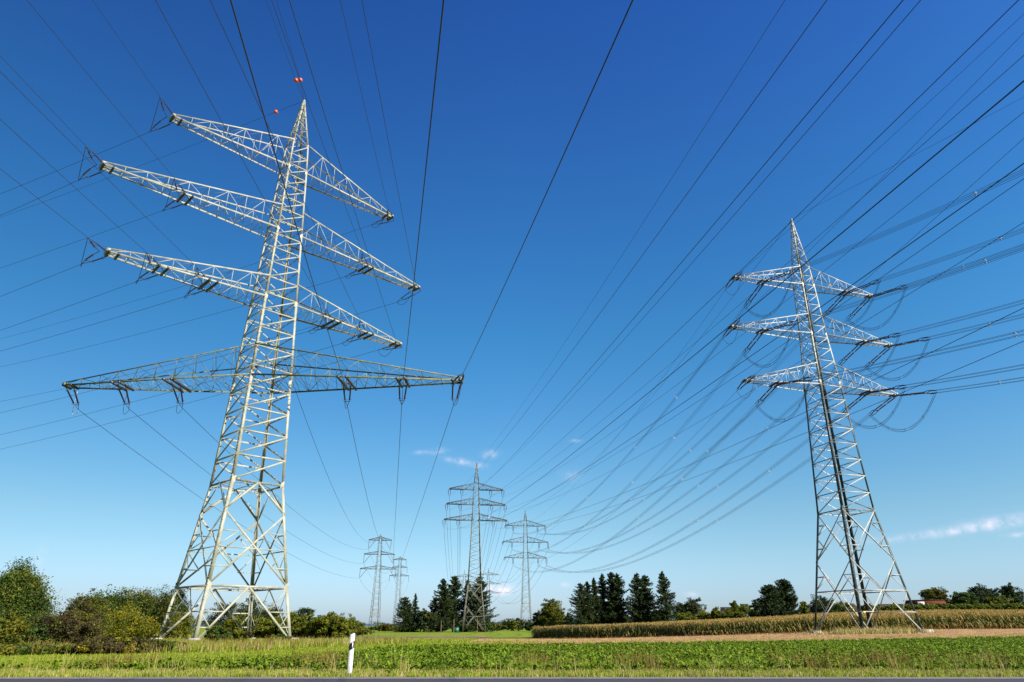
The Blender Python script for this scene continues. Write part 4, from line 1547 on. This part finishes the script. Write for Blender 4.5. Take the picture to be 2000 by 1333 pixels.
# ------------------------------------------------------------------ trees and bushes
# px column, distance, top row, width in px, leaf, second leaf, leaf count, label, name, group, cone, low
BT = [
    (10, 43, 1103, 225, 'leaf_green', 'leaf_olive', 30000, 'large ragged green tree at the left edge, taller than the bushes', 'leafy_tree', None, 1.0, .0),
    (-45, 46, 1150, 150, 'leaf_green', 'leaf_yellow', 9000, 'green tree cut by the left edge of the photo', 'leafy_tree', None, .4, .02),
    (4, 37, 1192, 90, 'leaf_olive', 'leaf_green', 6000, 'yellow olive bush in the bottom left corner before the large tree', 'bush', 'bushes at the left', .2, .0),
    (82, 41, 1205, 90, 'leaf_green', 'leaf_red', 8000, 'dark green bush right of the large tree foot', 'bush', 'bushes at the left', .2, .0),
    (135, 42, 1190, 120, 'leaf_red', 'leaf_olive', 12000, 'dark reddish brown bush between the large tree and the rounded olive trees', 'bush', 'bushes at the left', .25, .0),
    (160, 50, 1163, 85, 'leaf_olive', 'leaf_red', 9000, 'olive tree with a reddish top, leftmost of the rounded row', 'leafy_tree', 'rounded trees behind the bushes', .25, .03),
    (222, 76, 1152, 130, 'leaf_green', 'leaf_olive', 14000, 'broad olive green tree rounded like a dome, second of the row', 'leafy_tree', 'rounded trees behind the bushes', .15, .03),
    (278, 86, 1149, 110, 'leaf_olive', 'leaf_green', 12000, 'highest domed tree of the row, left of the cream pylon', 'leafy_tree', 'rounded trees behind the bushes', .15, .03),
    (326, 92, 1150, 70, 'leaf_dark', 'leaf_olive', 10000, 'dark domed tree touching the left legs of the cream pylon', 'leafy_tree', 'rounded trees behind the bushes', .15, .03),
    (238, 60, 1192, 120, 'leaf_yellow', 'leaf_olive', 12000, 'yellow and olive bush before the domed trees', 'bush', 'bushes at the left', .15, .0),
    (300, 88, 1190, 80, 'leaf_yellow', 'leaf_green', 9000, 'golden green bush just left of the pylon legs', 'bush', 'bushes at the left', .15, .0),
    (350, 90, 1195, 60, 'leaf_yellow', 'leaf_green', 5000, 'golden green bush inside the left side of the pylon legs', 'bush', 'bushes at the left', .2, .0),
    (212, 37, 1249, 110, 'leaf_red', 'leaf_yellow', 7000, 'low brown bush at the edge of the bare strip', 'bush', 'low scrub before the bushes', .1, .0),
    (268, 38, 1248, 80, 'leaf_red', 'leaf_olive', 6000, 'low brown scrub left of the pylon foot', 'bush', 'low scrub before the bushes', .1, .0),
    (312, 39, 1250, 60, 'leaf_green', 'leaf_yellow', 6000, 'low bright green scrub before the nearest left pylon foot', 'bush', 'low scrub before the bushes', .1, .0),
    (352, 42, 1256, 50, 'leaf_olive', 'leaf_red', 4000, 'low rusty scrub between the pylon feet', 'bush', 'low scrub before the bushes', .1, .0),
    (60, 36, 1262, 120, 'leaf_olive', 'leaf_green', 6000, 'low green scrub under the large tree', 'bush', 'low scrub before the bushes', .1, .0),
    (140, 37, 1262, 90, 'leaf_olive', 'leaf_red', 5000, 'low olive scrub under the reddish bush', 'bush', 'low scrub before the bushes', .1, .0),
    (428, 60, 1224, 50, 'leaf_green', 'leaf_yellow', 4500, 'green bush between the two front legs of the cream pylon, left', 'bush', 'low scrub before the bushes', .1, .0),
    (470, 62, 1228, 40, 'leaf_hedge', 'leaf_red', 3500, 'olive bush between the two front legs of the cream pylon, middle', 'bush', 'low scrub before the bushes', .1, .0),
    (548, 56, 1240, 40, 'leaf_green', 'leaf_hedge', 3500, 'green bush at the right foot of the cream pylon', 'bush', 'low scrub before the bushes', .1, .0),
    (440, 115, 1174, 76, 'leaf_dark', 'leaf_red', 5000, 'dark tree seen through the cream pylon legs, left', 'leafy_tree', 'trees behind the cream pylon', .2, .03),
    (487, 120, 1166, 74, 'leaf_dark', 'leaf_olive', 5000, 'dark tree seen through the cream pylon legs, highest there', 'leafy_tree', 'trees behind the cream pylon', .25, .03),
    (527, 118, 1182, 62, 'leaf_dark', 'leaf_olive', 4000, 'dark tree seen through the cream pylon legs, right', 'leafy_tree', 'trees behind the cream pylon', .2, .03),
    (573, 112, 1195, 34, 'leaf_hedge', 'leaf_olive', 3000, 'olive tree just right of the cream pylon above the hedge', 'leafy_tree', 'trees behind the hedge', .2, .03),
    (592, 150, 1181, 40, 'leaf_dark', None, 4500, 'dark blue green round tree right of the cream pylon', 'leafy_tree', 'trees behind the hedge', .35, .03),
    (640, 112, 1200, 64, 'leaf_hedge', 'leaf_olive', 4500, 'olive tree above the hedge, left of the two domed ones', 'leafy_tree', 'trees behind the hedge', .15, .03),
    (662, 110, 1199, 60, 'leaf_hedge', 'leaf_yellow', 5000, 'domed olive tree at the right end of the hedge', 'leafy_tree', 'trees behind the hedge', .15, .03),
    (692, 125, 1209, 44, 'leaf_olive', 'leaf_hedge', 3000, 'small olive tree left of the V insulator pylon', 'leafy_tree', 'trees behind the hedge', .3, .03),
    (708, 190, 1226, 40, 'leaf_olive', None, 1500, 'low bush at the left foot of the V insulator pylon', 'bush', 'low bushes at the pylon with V insulators', .1, .0),
    (730, 375, 1224, 22, 'leaf_green', None, 1500, 'green bush between the feet of the V insulator pylon', 'bush', 'low bushes at the pylon with V insulators', .1, .0),
    (752, 320, 1220, 34, 'leaf_olive', 'leaf_red', 2200, 'brownish trees right of the V insulator pylon', 'leafy_tree', 'low trees right of the V insulator pylon', .2, .0),
    (765, 330, 1222, 26, 'leaf_olive', 'leaf_red', 1600, 'small brownish tree beside the tall cypress', 'leafy_tree', 'low trees right of the V insulator pylon', .2, .0),
    (822, 262, 1190, 26, 'leaf_dark', None, 2500, 'dark bush right of the narrow spire conifer', 'bush', 'dark bushes at the spruces', .2, .0),
    (838, 262, 1192, 28, 'leaf_dark', 'leaf_olive', 2500, 'dark bush at the left foot of the spruces', 'bush', 'dark bushes at the spruces', .2, .0),
    (862, 266, 1208, 40, 'leaf_dark', None, 2500, 'dark undergrowth below the leftmost spruce', 'bush', 'dark bushes at the spruces', .1, .0),
    (905, 268, 1214, 40, 'leaf_dark', 'leaf_green', 2500, 'undergrowth between the spruces and the olive pylon', 'bush', 'dark bushes at the spruces', .1, .0),
    (945, 270, 1214, 36, 'leaf_green', 'leaf_dark', 2500, 'green undergrowth at the right foot of the olive pylon', 'bush', 'dark bushes at the spruces', .1, .0),
    (985, 360, 1212, 20, 'leaf_dark', None, 1500, 'dark round bush right of the spruces, far off', 'bush', 'far bushes right of the spruces', .2, .0),
    (972, 350, 1218, 30, 'leaf_olive', 'leaf_dark', 1500, 'low bush beside the spruces, far off', 'bush', 'far bushes right of the spruces', .1, .0),
    (1001, 345, 1208, 24, 'leaf_olive', 'leaf_hedge', 2200, 'olive tree just left of the slender pylon foot', 'leafy_tree', 'trees at the slender pylon', .2, .0),
    (1014, 350, 1206, 18, 'leaf_dark', None, 1500, 'dark tree behind the slender pylon foot', 'leafy_tree', 'trees at the slender pylon', .2, .0),
    (1034, 340, 1212, 24, 'leaf_dark', 'leaf_olive', 1500, 'dark bush right of the slender pylon foot', 'bush', 'trees at the slender pylon', .2, .0),
    (1052, 305, 1192, 24, 'leaf_dark', 'leaf_olive', 2200, 'dark tree on the left shoulder of the round golden tree', 'leafy_tree', 'round trees left of the spruce group', .2, .0),
    (1076, 300, 1169, 42, 'leaf_olive', 'leaf_yellow', 7000, 'round golden olive tree standing alone before the spruce group', 'leafy_tree', 'round trees left of the spruce group', .05, .05),
    (1094, 296, 1199, 26, 'leaf_olive', 'leaf_hedge', 2000, 'low olive tree on the right shoulder of the round golden tree', 'leafy_tree', 'round trees left of the spruce group', .1, .0),
    (1112, 290, 1194, 22, 'leaf_dark', None, 1800, 'blue green bush at the left foot of the spruce group', 'bush', 'round trees left of the spruce group', .3, .0),
    (1287, 250, 1190, 36, 'leaf_dark', 'leaf_olive', 2500, 'dark bush between the twin spruces and the lone spruce', 'bush', 'bushes at the lone spruce', .2, .0),
    (1336, 262, 1172, 34, 'leaf_dark', 'leaf_olive', 3200, 'dark tree right behind the lone spruce', 'leafy_tree', 'broad trees right of the lone spruce', .1, .0),
    (1357, 262, 1167, 42, 'leaf_dark', 'leaf_red', 4000, 'broad dark tree right of the lone spruce', 'leafy_tree', 'broad trees right of the lone spruce', .1, .0),
    (1340, 205, 1196, 44, 'leaf_hedge', 'leaf_olive', 3500, 'green bush at the right foot of the lone spruce', 'bush', 'yellow green bushes above the maize', .1, .0),
    (1378, 200, 1192, 44, 'leaf_yellow', 'leaf_hedge', 3500, 'yellow green bush, first one right of the lone spruce', 'bush', 'yellow green bushes above the maize', .2, .0),
    (1402, 196, 1187, 34, 'leaf_hedge', 'leaf_yellow', 3000, 'pointed yellow green bush, middle of the low row', 'bush', 'yellow green bushes above the maize', .45, .0),
    (1424, 192, 1188, 34, 'leaf_hedge', 'leaf_dark', 3000, 'pointed dark green bush below the small white gable', 'bush', 'yellow green bushes above the maize', .35, .0),
    (1448, 188, 1192, 36, 'leaf_olive', 'leaf_hedge', 3000, 'round green bush below the white gable, right', 'bush', 'yellow green bushes above the maize', .2, .0),
    (1478, 184, 1194, 30, 'leaf_yellow', 'leaf_hedge', 2500, 'last yellow green bush of the row before the pine pair', 'bush', 'yellow green bushes above the maize', .2, .0),
    (1441, 300, 1176, 24, 'leaf_hedge', 'leaf_far', 2500, 'pale green tree behind the small white gable', 'leafy_tree', 'trees near the white gable', .3, .0),
    (1462, 300, 1180, 40, 'leaf_hedge', 'leaf_olive', 3000, 'pale green trees left of the pine pair', 'leafy_tree', 'trees near the white gable', .15, .0),
    (1488, 260, 1166, 28, 'leaf_dark', 'leaf_olive', 2500, 'dark tree at the left side of the pine pair', 'leafy_tree', 'trees near the white gable', .2, .0),
    (1577, 262, 1172, 24, 'leaf_hedge', 'leaf_dark', 2500, 'small pointed tree left of the right pylon', 'leafy_tree', 'trees behind the right pylon', .6, .0),
    (1617, 225, 1166, 50, 'leaf_dark', 'leaf_green', 5000, 'dark green tree seen through the left half of the right pylon', 'leafy_tree', 'trees behind the right pylon', .15, .0),
    (1648, 228, 1177, 46, 'leaf_green', 'leaf_yellow', 4000, 'green and gold tree seen through the right pylon', 'leafy_tree', 'trees behind the right pylon', .1, .0),
    (1665, 230, 1180, 30, 'leaf_yellow', 'leaf_olive', 2500, 'golden bush beside the near leg of the right pylon', 'bush', 'trees behind the right pylon', .1, .0),
    (1699, 300, 1181, 24, 'leaf_dark', None, 2200, 'dark bush left of the white gabled house', 'bush', 'trees behind the right pylon', .1, .0),
    (1840, 356, 1146, 46, 'leaf_olive', 'leaf_red', 6000, 'brownish broad tree rising over the red brown building', 'leafy_tree', 'trees on the rise at the right', .0, .12),
    (1862, 352, 1166, 24, 'leaf_dark', None, 2500, 'dark low tree at the right end of the red brown building', 'leafy_tree', 'trees on the rise at the right', .1, .0),
    (1878, 310, 1166, 30, 'leaf_red', 'leaf_dark', 2500, 'dark reddish bush left of the domed green tree', 'bush', 'trees on the rise at the right', .1, .0),
    (1899, 300, 1155, 46, 'leaf_green', 'leaf_dark', 5000, 'domed green tree on the rise at the right', 'leafy_tree', 'trees on the rise at the right', .15, .0),
    (1932, 310, 1142, 46, 'leaf_dark', None, 5000, 'dark round tree on the rise, highest at the right', 'leafy_tree', 'trees on the rise at the right', .1, .0),
    (1953, 312, 1146, 34, 'leaf_dark', None, 4000, 'dark tree leaning on the highest round tree', 'leafy_tree', 'trees on the rise at the right', .15, .0),
    (1962, 285, 1163, 44, 'leaf_green', 'leaf_yellow', 4000, 'lit green bush in front of the dark round trees', 'bush', 'trees on the rise at the right', .15, .0),
    (1990, 305, 1141, 44, 'leaf_dark', None, 5000, 'dark ragged tree at the right edge of the photo', 'leafy_tree', 'trees on the rise at the right', .3, .0),
    (2030, 305, 1150, 60, 'leaf_dark', None, 2500, 'dark tree just outside the right edge', 'leafy_tree', 'trees on the rise at the right', .1, .0),
]
for i, (px, D, py, wp, lf, lf2, n, lab, nm, grp, cone, low) in enumerate(BT):
    x = PX(px, D)
    w = wp / 1449 * D
    h = HT(py, x, D)
    size = max(.055, D * (.00115 if D < 80 else .00085))
    cat = 'tree' if 'tree' in nm else 'bush'
    broad_tree(nm, x, D, h, w, lf, int(n * 1.6), size, lab, cat, grp, cone=cone, low=low, seed=100 + i, mats2=lf2)

# clipped green hedge line running right behind the cream pylon
for i in range(9):
    px = 452 + i * 27
    D = 90 - i * 1.0
    x = PX(px, D)
    broad_tree('hedge_bush', x, D, HT(1204 - 4 * (i % 3 == 1), x, D), 42 / 1449 * D, 'leaf_hedge', 5200, .10,
               'even olive green hedge section behind the cream pylon, %s' % ['leftmost', 'second from the left', 'third from the left', 'fourth from the left', 'the middle one', 'fourth from the right', 'third from the right', 'second from the right', 'rightmost'][i],
               'hedge', 'hedge behind the cream pylon', low=-.1, seed=300 + i, mats2='leaf_yellow', depth=3)

# conifers
CF = [
    (787, 262, 1166, 36, 'fir', 'dark stout cypress left of the narrow spire', 'cypress', 0, .32, .02),
    (797, 268, 1178, 22, 'fir_light', 'lit green cypress on the right flank of the stout cypress', 'cypress', 0, .35, .02),
    (808, 264, 1160, 28, 'fir', 'narrow spire shaped conifer between the cypress and the spruces', 'conifer', 0, .8, .03),
    (848, 280, 1166, 40, 'fir', 'low spruce at the left end of the group behind the olive pylon', 'conifer', 0, .6, .05),
    (862, 278, 1131, 54, 'fir', 'leftmost tall spruce behind the olive pylon', 'conifer', 0, .62, .08),
    (885, 284, 1125, 52, 'fir', 'second tall spruce behind the olive pylon, with gaps in its crown', 'conifer', 0, .55, .1),
    (911, 286, 1134, 46, 'fir', 'spruce right behind the left legs of the olive pylon', 'conifer', 0, .6, .08),
    (936, 280, 1126, 64, 'fir', 'rightmost tall spruce behind the olive pylon', 'conifer', 0, .62, .06),
    (1137, 238, 1140, 50, 'fir', 'ragged flat topped spruce, leftmost of the right hand group', 'conifer', 0, .42, .06),
    (1150, 244, 1136, 40, 'fir', 'second spruce of the right hand group', 'conifer', 0, .6, .06),
    (1164, 240, 1129, 36, 'fir', 'slim spruce, third of the right hand group', 'conifer', 0, .7, .06),
    (1181, 246, 1121, 44, 'fir', 'tall spruce in the middle of the right hand group', 'conifer', 0, .62, .06),
    (1199, 242, 1118, 48, 'fir', 'tallest spruce of the right hand group', 'conifer', 0, .5, .06),
    (1211, 240, 1121, 56, 'fir', 'spruce with long side boughs, rightmost of the close group', 'conifer', 0, .5, .06),
    (1251, 236, 1120, 58, 'fir', 'left one of the twin spruces', 'conifer', 0, .6, .06),
    (1267, 238, 1124, 56, 'fir', 'right one of the twin spruces', 'conifer', 0, .55, .06),
    (1308, 232, 1117, 54, 'fir', 'lone spruce with a bent tip', 'conifer', -.06, .72, .05),
    (1513, 176, 1142, 56, 'leaf_dark', 'left dark pine of the pair before the right pylon', 'conifer', 0, .38, .04),
    (1541, 178, 1132, 52, 'fir', 'right taller dark pine of the pair before the right pylon', 'conifer', 0, .34, .04),
]
for i, (px, D, py, wp, lf, lab, cat, lean, shape, bare) in enumerate(CF):
    x = PX(px, D)
    h = HT(py, x, D)
    spruce('cypress' if cat == 'cypress' else 'spruce_tree', x, D, h, wp / 1449 * D * 1.12, lab, lf, 'conifers', 400 + i, bare, lean, size=max(.17, h * .0135), rag=.12 if cat == 'cypress' else (.16 if px > 1500 else .42), shape=shape, dens=1.8 if px > 1500 else 1.0)

# orchard rows on the rise at the right
orch = []
OL = ['far left', 'left', 'left middle', 'middle', 'right middle', 'right', 'far right']
protos = []
for k in range(3):
    D = 238
    x = PX(1805 + k * 12, D)
    protos.append((broad_tree('orchard_bush', x, D, 2.3, 2.9, 'leaf_orchard', 2400, .20, 'low green orchard bush in the row above the maize at the right', 'bush', 'orchard row on the rise', low=-.1, seed=500 + k, mats2='leaf_yellow'), x, D))
placed = [p[1] for p in protos]
for row, (D0, a, b) in enumerate(((240, 1700, 2035), (252, 1700, 2035))):
    px = a
    i = 0
    while px < b:
        D = D0 + rng.normal(0, .8) + (0 if px > 1790 else 12)
        src, sx, sy = protos[i % 3]
        x = PX(px, D)
        if not (row == 0 and 1800 < px < 1832):
            r = src.copy()
            COL.objects.link(r)
            r.location = (x, D, hz(x, D))
            s_ = rng.uniform(.85, 1.1)
            r.scale = (s_, s_, s_)
            r['label'] = 'low green orchard bush in the row above the maize at the right'
            for ch in src.children:
                c = ch.copy()
                COL.objects.link(c)
                c.parent = r
                c.matrix_parent_inverse = ch.matrix_parent_inverse.copy()
        px += 11.5 if row == 0 else 14
        i += 1
for src, sx, sy in protos:
    src['label'] = 'low green orchard bush in the row above the maize at the right'

# far wood along the horizon and a blue hill beyond
mb = MB()
r = np.random.default_rng(77)
n = 26000
x = r.uniform(-700, 900, n)
Dw = 800 + r.uniform(-25, 25, n)
gap = np.abs(x - PX(713, 800)) < 10
hh = 6.5 + 3.0 * np.sin(x * .021) + 2.2 * np.sin(x * .057 + 1) + 1.6 * np.sin(x * .13 + 2)
k = ~gap
x, Dw, hh = x[k], Dw[k], hh[k]
z = Hg(x, Dw) + hh * r.uniform(0, 1, len(x)) ** .7
leaves(mb, np.stack([x, Dw, z], -1), .9, r)
tag(mb.build('far_wood', M['leaf_far']), 'low far wood along the horizon', 'wood', kind='stuff')
mb = MB()
xx = np.linspace(-3000, 3000, 90)
hh = 16 + 10 * np.sin(xx * .0011 + 1) + 7 * np.sin(xx * .0031)
for i in range(89):
    mb.quads([[(xx[i], 4200, -4), (xx[i + 1], 4200, -4), (xx[i + 1], 4500, hh[i + 1]), (xx[i], 4500, hh[i])],
              [(xx[i], 4500, hh[i]), (xx[i + 1], 4500, hh[i + 1]), (xx[i + 1], 5200, -4), (xx[i], 5200, -4)]])
tag(mb.build('far_hill', M['hill'], smooth=True), kind='structure')


# ------------------------------------------------------------------ houses on the rise
def house(x, y, L, Wd, h, rh, az, label, wall='wall_white', roof='roof_dark', nwin=3, flat=False, panel=None, chim=True):
    z = hz(x, y)
    root = empty('house', (x, y, z))
    tag(root, label, 'house', 'houses on the rise')
    u = np.array([cos(az), sin(az), 0])
    w = np.array([-sin(az), cos(az), 0])
    c = np.array([x, y, z])
    zv = np.array([0, 0, 1.0])
    mb = MB()
    mb.box(c + zv * h / 2, (L / 2, Wd / 2, h / 2), az)
    if not flat:
        for s_ in (-1, 1):
            e = c + u * s_ * (L / 2 - .02) + zv * h
            mb.quads([[e - w * Wd / 2, e + w * Wd / 2, e + zv * rh, e + zv * rh]])
    mb.build('wall', M[wall], root)
    mb = MB()
    if flat:
        mb.box(c + zv * (h + .12), (L / 2 + .2, Wd / 2 + .2, .12), az)
        rf = mb.build('roof', M[roof], root)
    else:
        for s_ in (-1, 1):
            a = c - u * (L / 2 + .5) + w * s_ * (Wd / 2 + .5) + zv * (h - .25)
            b = c + u * (L / 2 + .5) + w * s_ * (Wd / 2 + .5) + zv * (h - .25)
            d = c + u * (L / 2 + .5) + zv * (rh + h)
            e = c - u * (L / 2 + .5) + zv * (rh + h)
            t = zv * .25
            mb.quads([[a, b, d, e], [a + t, b + t, d + t, e + t], [a, b, b + t, a + t], [a, e, e + t, a + t], [b, d, d + t, b + t]])
        rf = mb.build('roof', M[roof], root)
        if chim:
            mb = MB()
            mb.box(c + u * L * .2 + w * Wd * .1 + zv * (h + rh), (.35, .35, .8), az)
            mb.build('chimney', M['brick'], rf)
    for i in range(nwin):
        p = c + u * ((i + .5) / nwin - .5) * L * .9 - w * (Wd / 2 + .03) + zv * (h * .55)
        mb = MB()
        mb.box(p, (.7, .05, .65), az)
        f = mb.build('window', M['post_white'], root)
        mb = MB()
        mb.box(p - w * .05, (.58, .03, .53), az)
        mb.build('pane', M['glass'], f)
    for s_ in (-1,):
        p = c + u * s_ * (L / 2 + .03) + zv * (h * .6)
        mb = MB()
        mb.box(p, (.05, .6, .6), az)
        mb.build('window', M['glass'], root)
    if panel:
        mb = MB()
        p = c + u * panel * L - w * (Wd / 2 + .1) + zv * (h * .5)
        mb.box(p, (1.6, .08, h * .34), az)
        mb.build('white_panel', M['wall_white'], root)
        mb = MB()
        mb.box(p + zv * .2 - w * .1, (.8, .04, .5), az)
        mb.build('window', M['glass'], root)
    return root


def hs_at(px, D, py, extra=0):
    x = PX(px, D)
    return x, HT(py, x, D) + extra


D = 345
x, h = hs_at(1750, D, 1181)
house(x, D, 11, 8, h - 2.6, 2.6, rad(3), 'long low house with grey walls and a dark roof right of the pylon', 'wall_grey', 'roof_dark', 4)
x, h = hs_at(1783, D + 6, 1182)
house(x, D + 6, 7, 7, h - 2.0, 2.0, rad(3), 'small red roofed house touching the red brown building', 'brick', 'roof_red', 2)
x, h = hs_at(1826, D - 5, 1171)
house(x, D - 5, 18, 9, h - .6, 1, rad(2), 'long red brown flat roofed building with a white panel', 'brick', 'roof_red', 0, flat=True, panel=-.36)
x, h = hs_at(1711, D - 10, 1182)
house(x, D - 10, 6, 5, h - 1.9, 1.9, rad(62), 'small white gabled house seen through the right pylon', 'wall_white', 'wall_grey', 1)
x, h = hs_at(1658, D, 1180)
house(x, D, 9, 7, h - 2.4, 2.4, rad(8), 'house with a dark roof and beige gable behind the golden tree', 'wall_beige', 'roof_dark', 3)
x, h = hs_at(1592, D, 1183)
house(x, D, 8, 6, h - 2.4, 2.4, rad(-14), 'white gabled house left of the right pylon', 'wall_white', 'roof_dark', 2)
x, h = hs_at(1432, D, 1187)
house(x, D, 8, 6, h - 2.2, 2.2, rad(-10), 'small white gabled house above the yellow green bushes', 'wall_white', 'roof_dark', 2)

# ------------------------------------------------------------------ roadside post
px_, py_ = -4.62, 21.55
root = empty('delineator_post', (px_, py_, hz(px_, py_)))
tag(root, 'white plastic roadside post with a slanting black band and white reflector', 'roadside post')
mb = MB()
az = rad(4)
u = np.array([cos(az), sin(az), 0])
w = np.array([-sin(az), cos(az), 0])
c = np.array([px_, py_, 0.0])
hw, hd = .066, .05
ht = 1.07
lean = u * .0


def pp(a, b, z):
    return c + u * a * hw + w * b * hd + lean * z / ht + np.array([0, 0, z])


rise = .035
prof_ = [(-1, -.75), (-.85, -1), (.85, -1), (1, -.75), (1, .75), (.85, 1), (-.85, 1), (-1, .75)]
bot = [pp(a, b, -.1) for a, b in prof_]
top = [pp(a, b, ht + rise * a * .6 - .02 * b) for a, b in prof_]
mb.add(bot + top, [(i, (i + 1) % 8, (i + 1) % 8 + 8, i + 8) for i in range(8)] + [(8, 9, 10, 11), (8, 11, 12, 15), (12, 13, 14, 15)])
mb.build('body', M['post_white'], root)
mb = MB()


def band(z0, z1, k, e):
    sl = .042
    a_ = [pp(a * e, b * e, z0 + sl * a) for a, b in prof_]
    b_ = [pp(a * e, b * e, z1 + sl * a) for a, b in prof_]
    k.add(a_ + b_, [(i, (i + 1) % 8, (i + 1) % 8 + 8, i + 8) for i in range(8)])


band(.675, .86, mb, 1.04)
bd = mb.build('black_band', M['post_black'], root)
mb = MB()
mb.box(pp(.42, -1.10, .775), (.017, .005, .085), az)
mb.build('reflector', M['reflector'], bd)

# small things at the foot of the far trees
x = PX(891, 255)
root = empty('garden_shed', (x, 255, hz(x, 255)))
tag(root, 'small green sheet metal shed at the foot of the spruces', 'shed')
mb = MB()
mb.box((x, 255, hz(x, 255) + .8), (.9, .7, .8), .1)
mb.build('wall', M['green_bin'], root)
mb = MB()
mb.box((x, 255, hz(x, 255) + 1.66), (1.0, .8, .06), .1)
mb.build('roof', M['green_bin'], root)
for px, D, h, lab in ((861, 250, 3.6, 'thin weathered pole before the leftmost spruce'), (886, 250, 4.0, 'thin weathered pole left of the green shed'), (932, 266, 5.0, 'pinkish wooden pole between the legs of the olive pylon')):
    x = PX(px, D)
    mb = MB()
    z = hz(x, D)
    mb.tube([(x, D, z - .2), (x + .03, D, z + h * .5), (x, D, z + h)], [.13, .12, .10], 7)
    mb.tube([(x, D, z + h), (x, D, z + h + .15)], [.12, .02], 7)
    tag(mb.build('wooden_pole', M['pink_wood']), lab, 'pole', 'poles near the spruces')
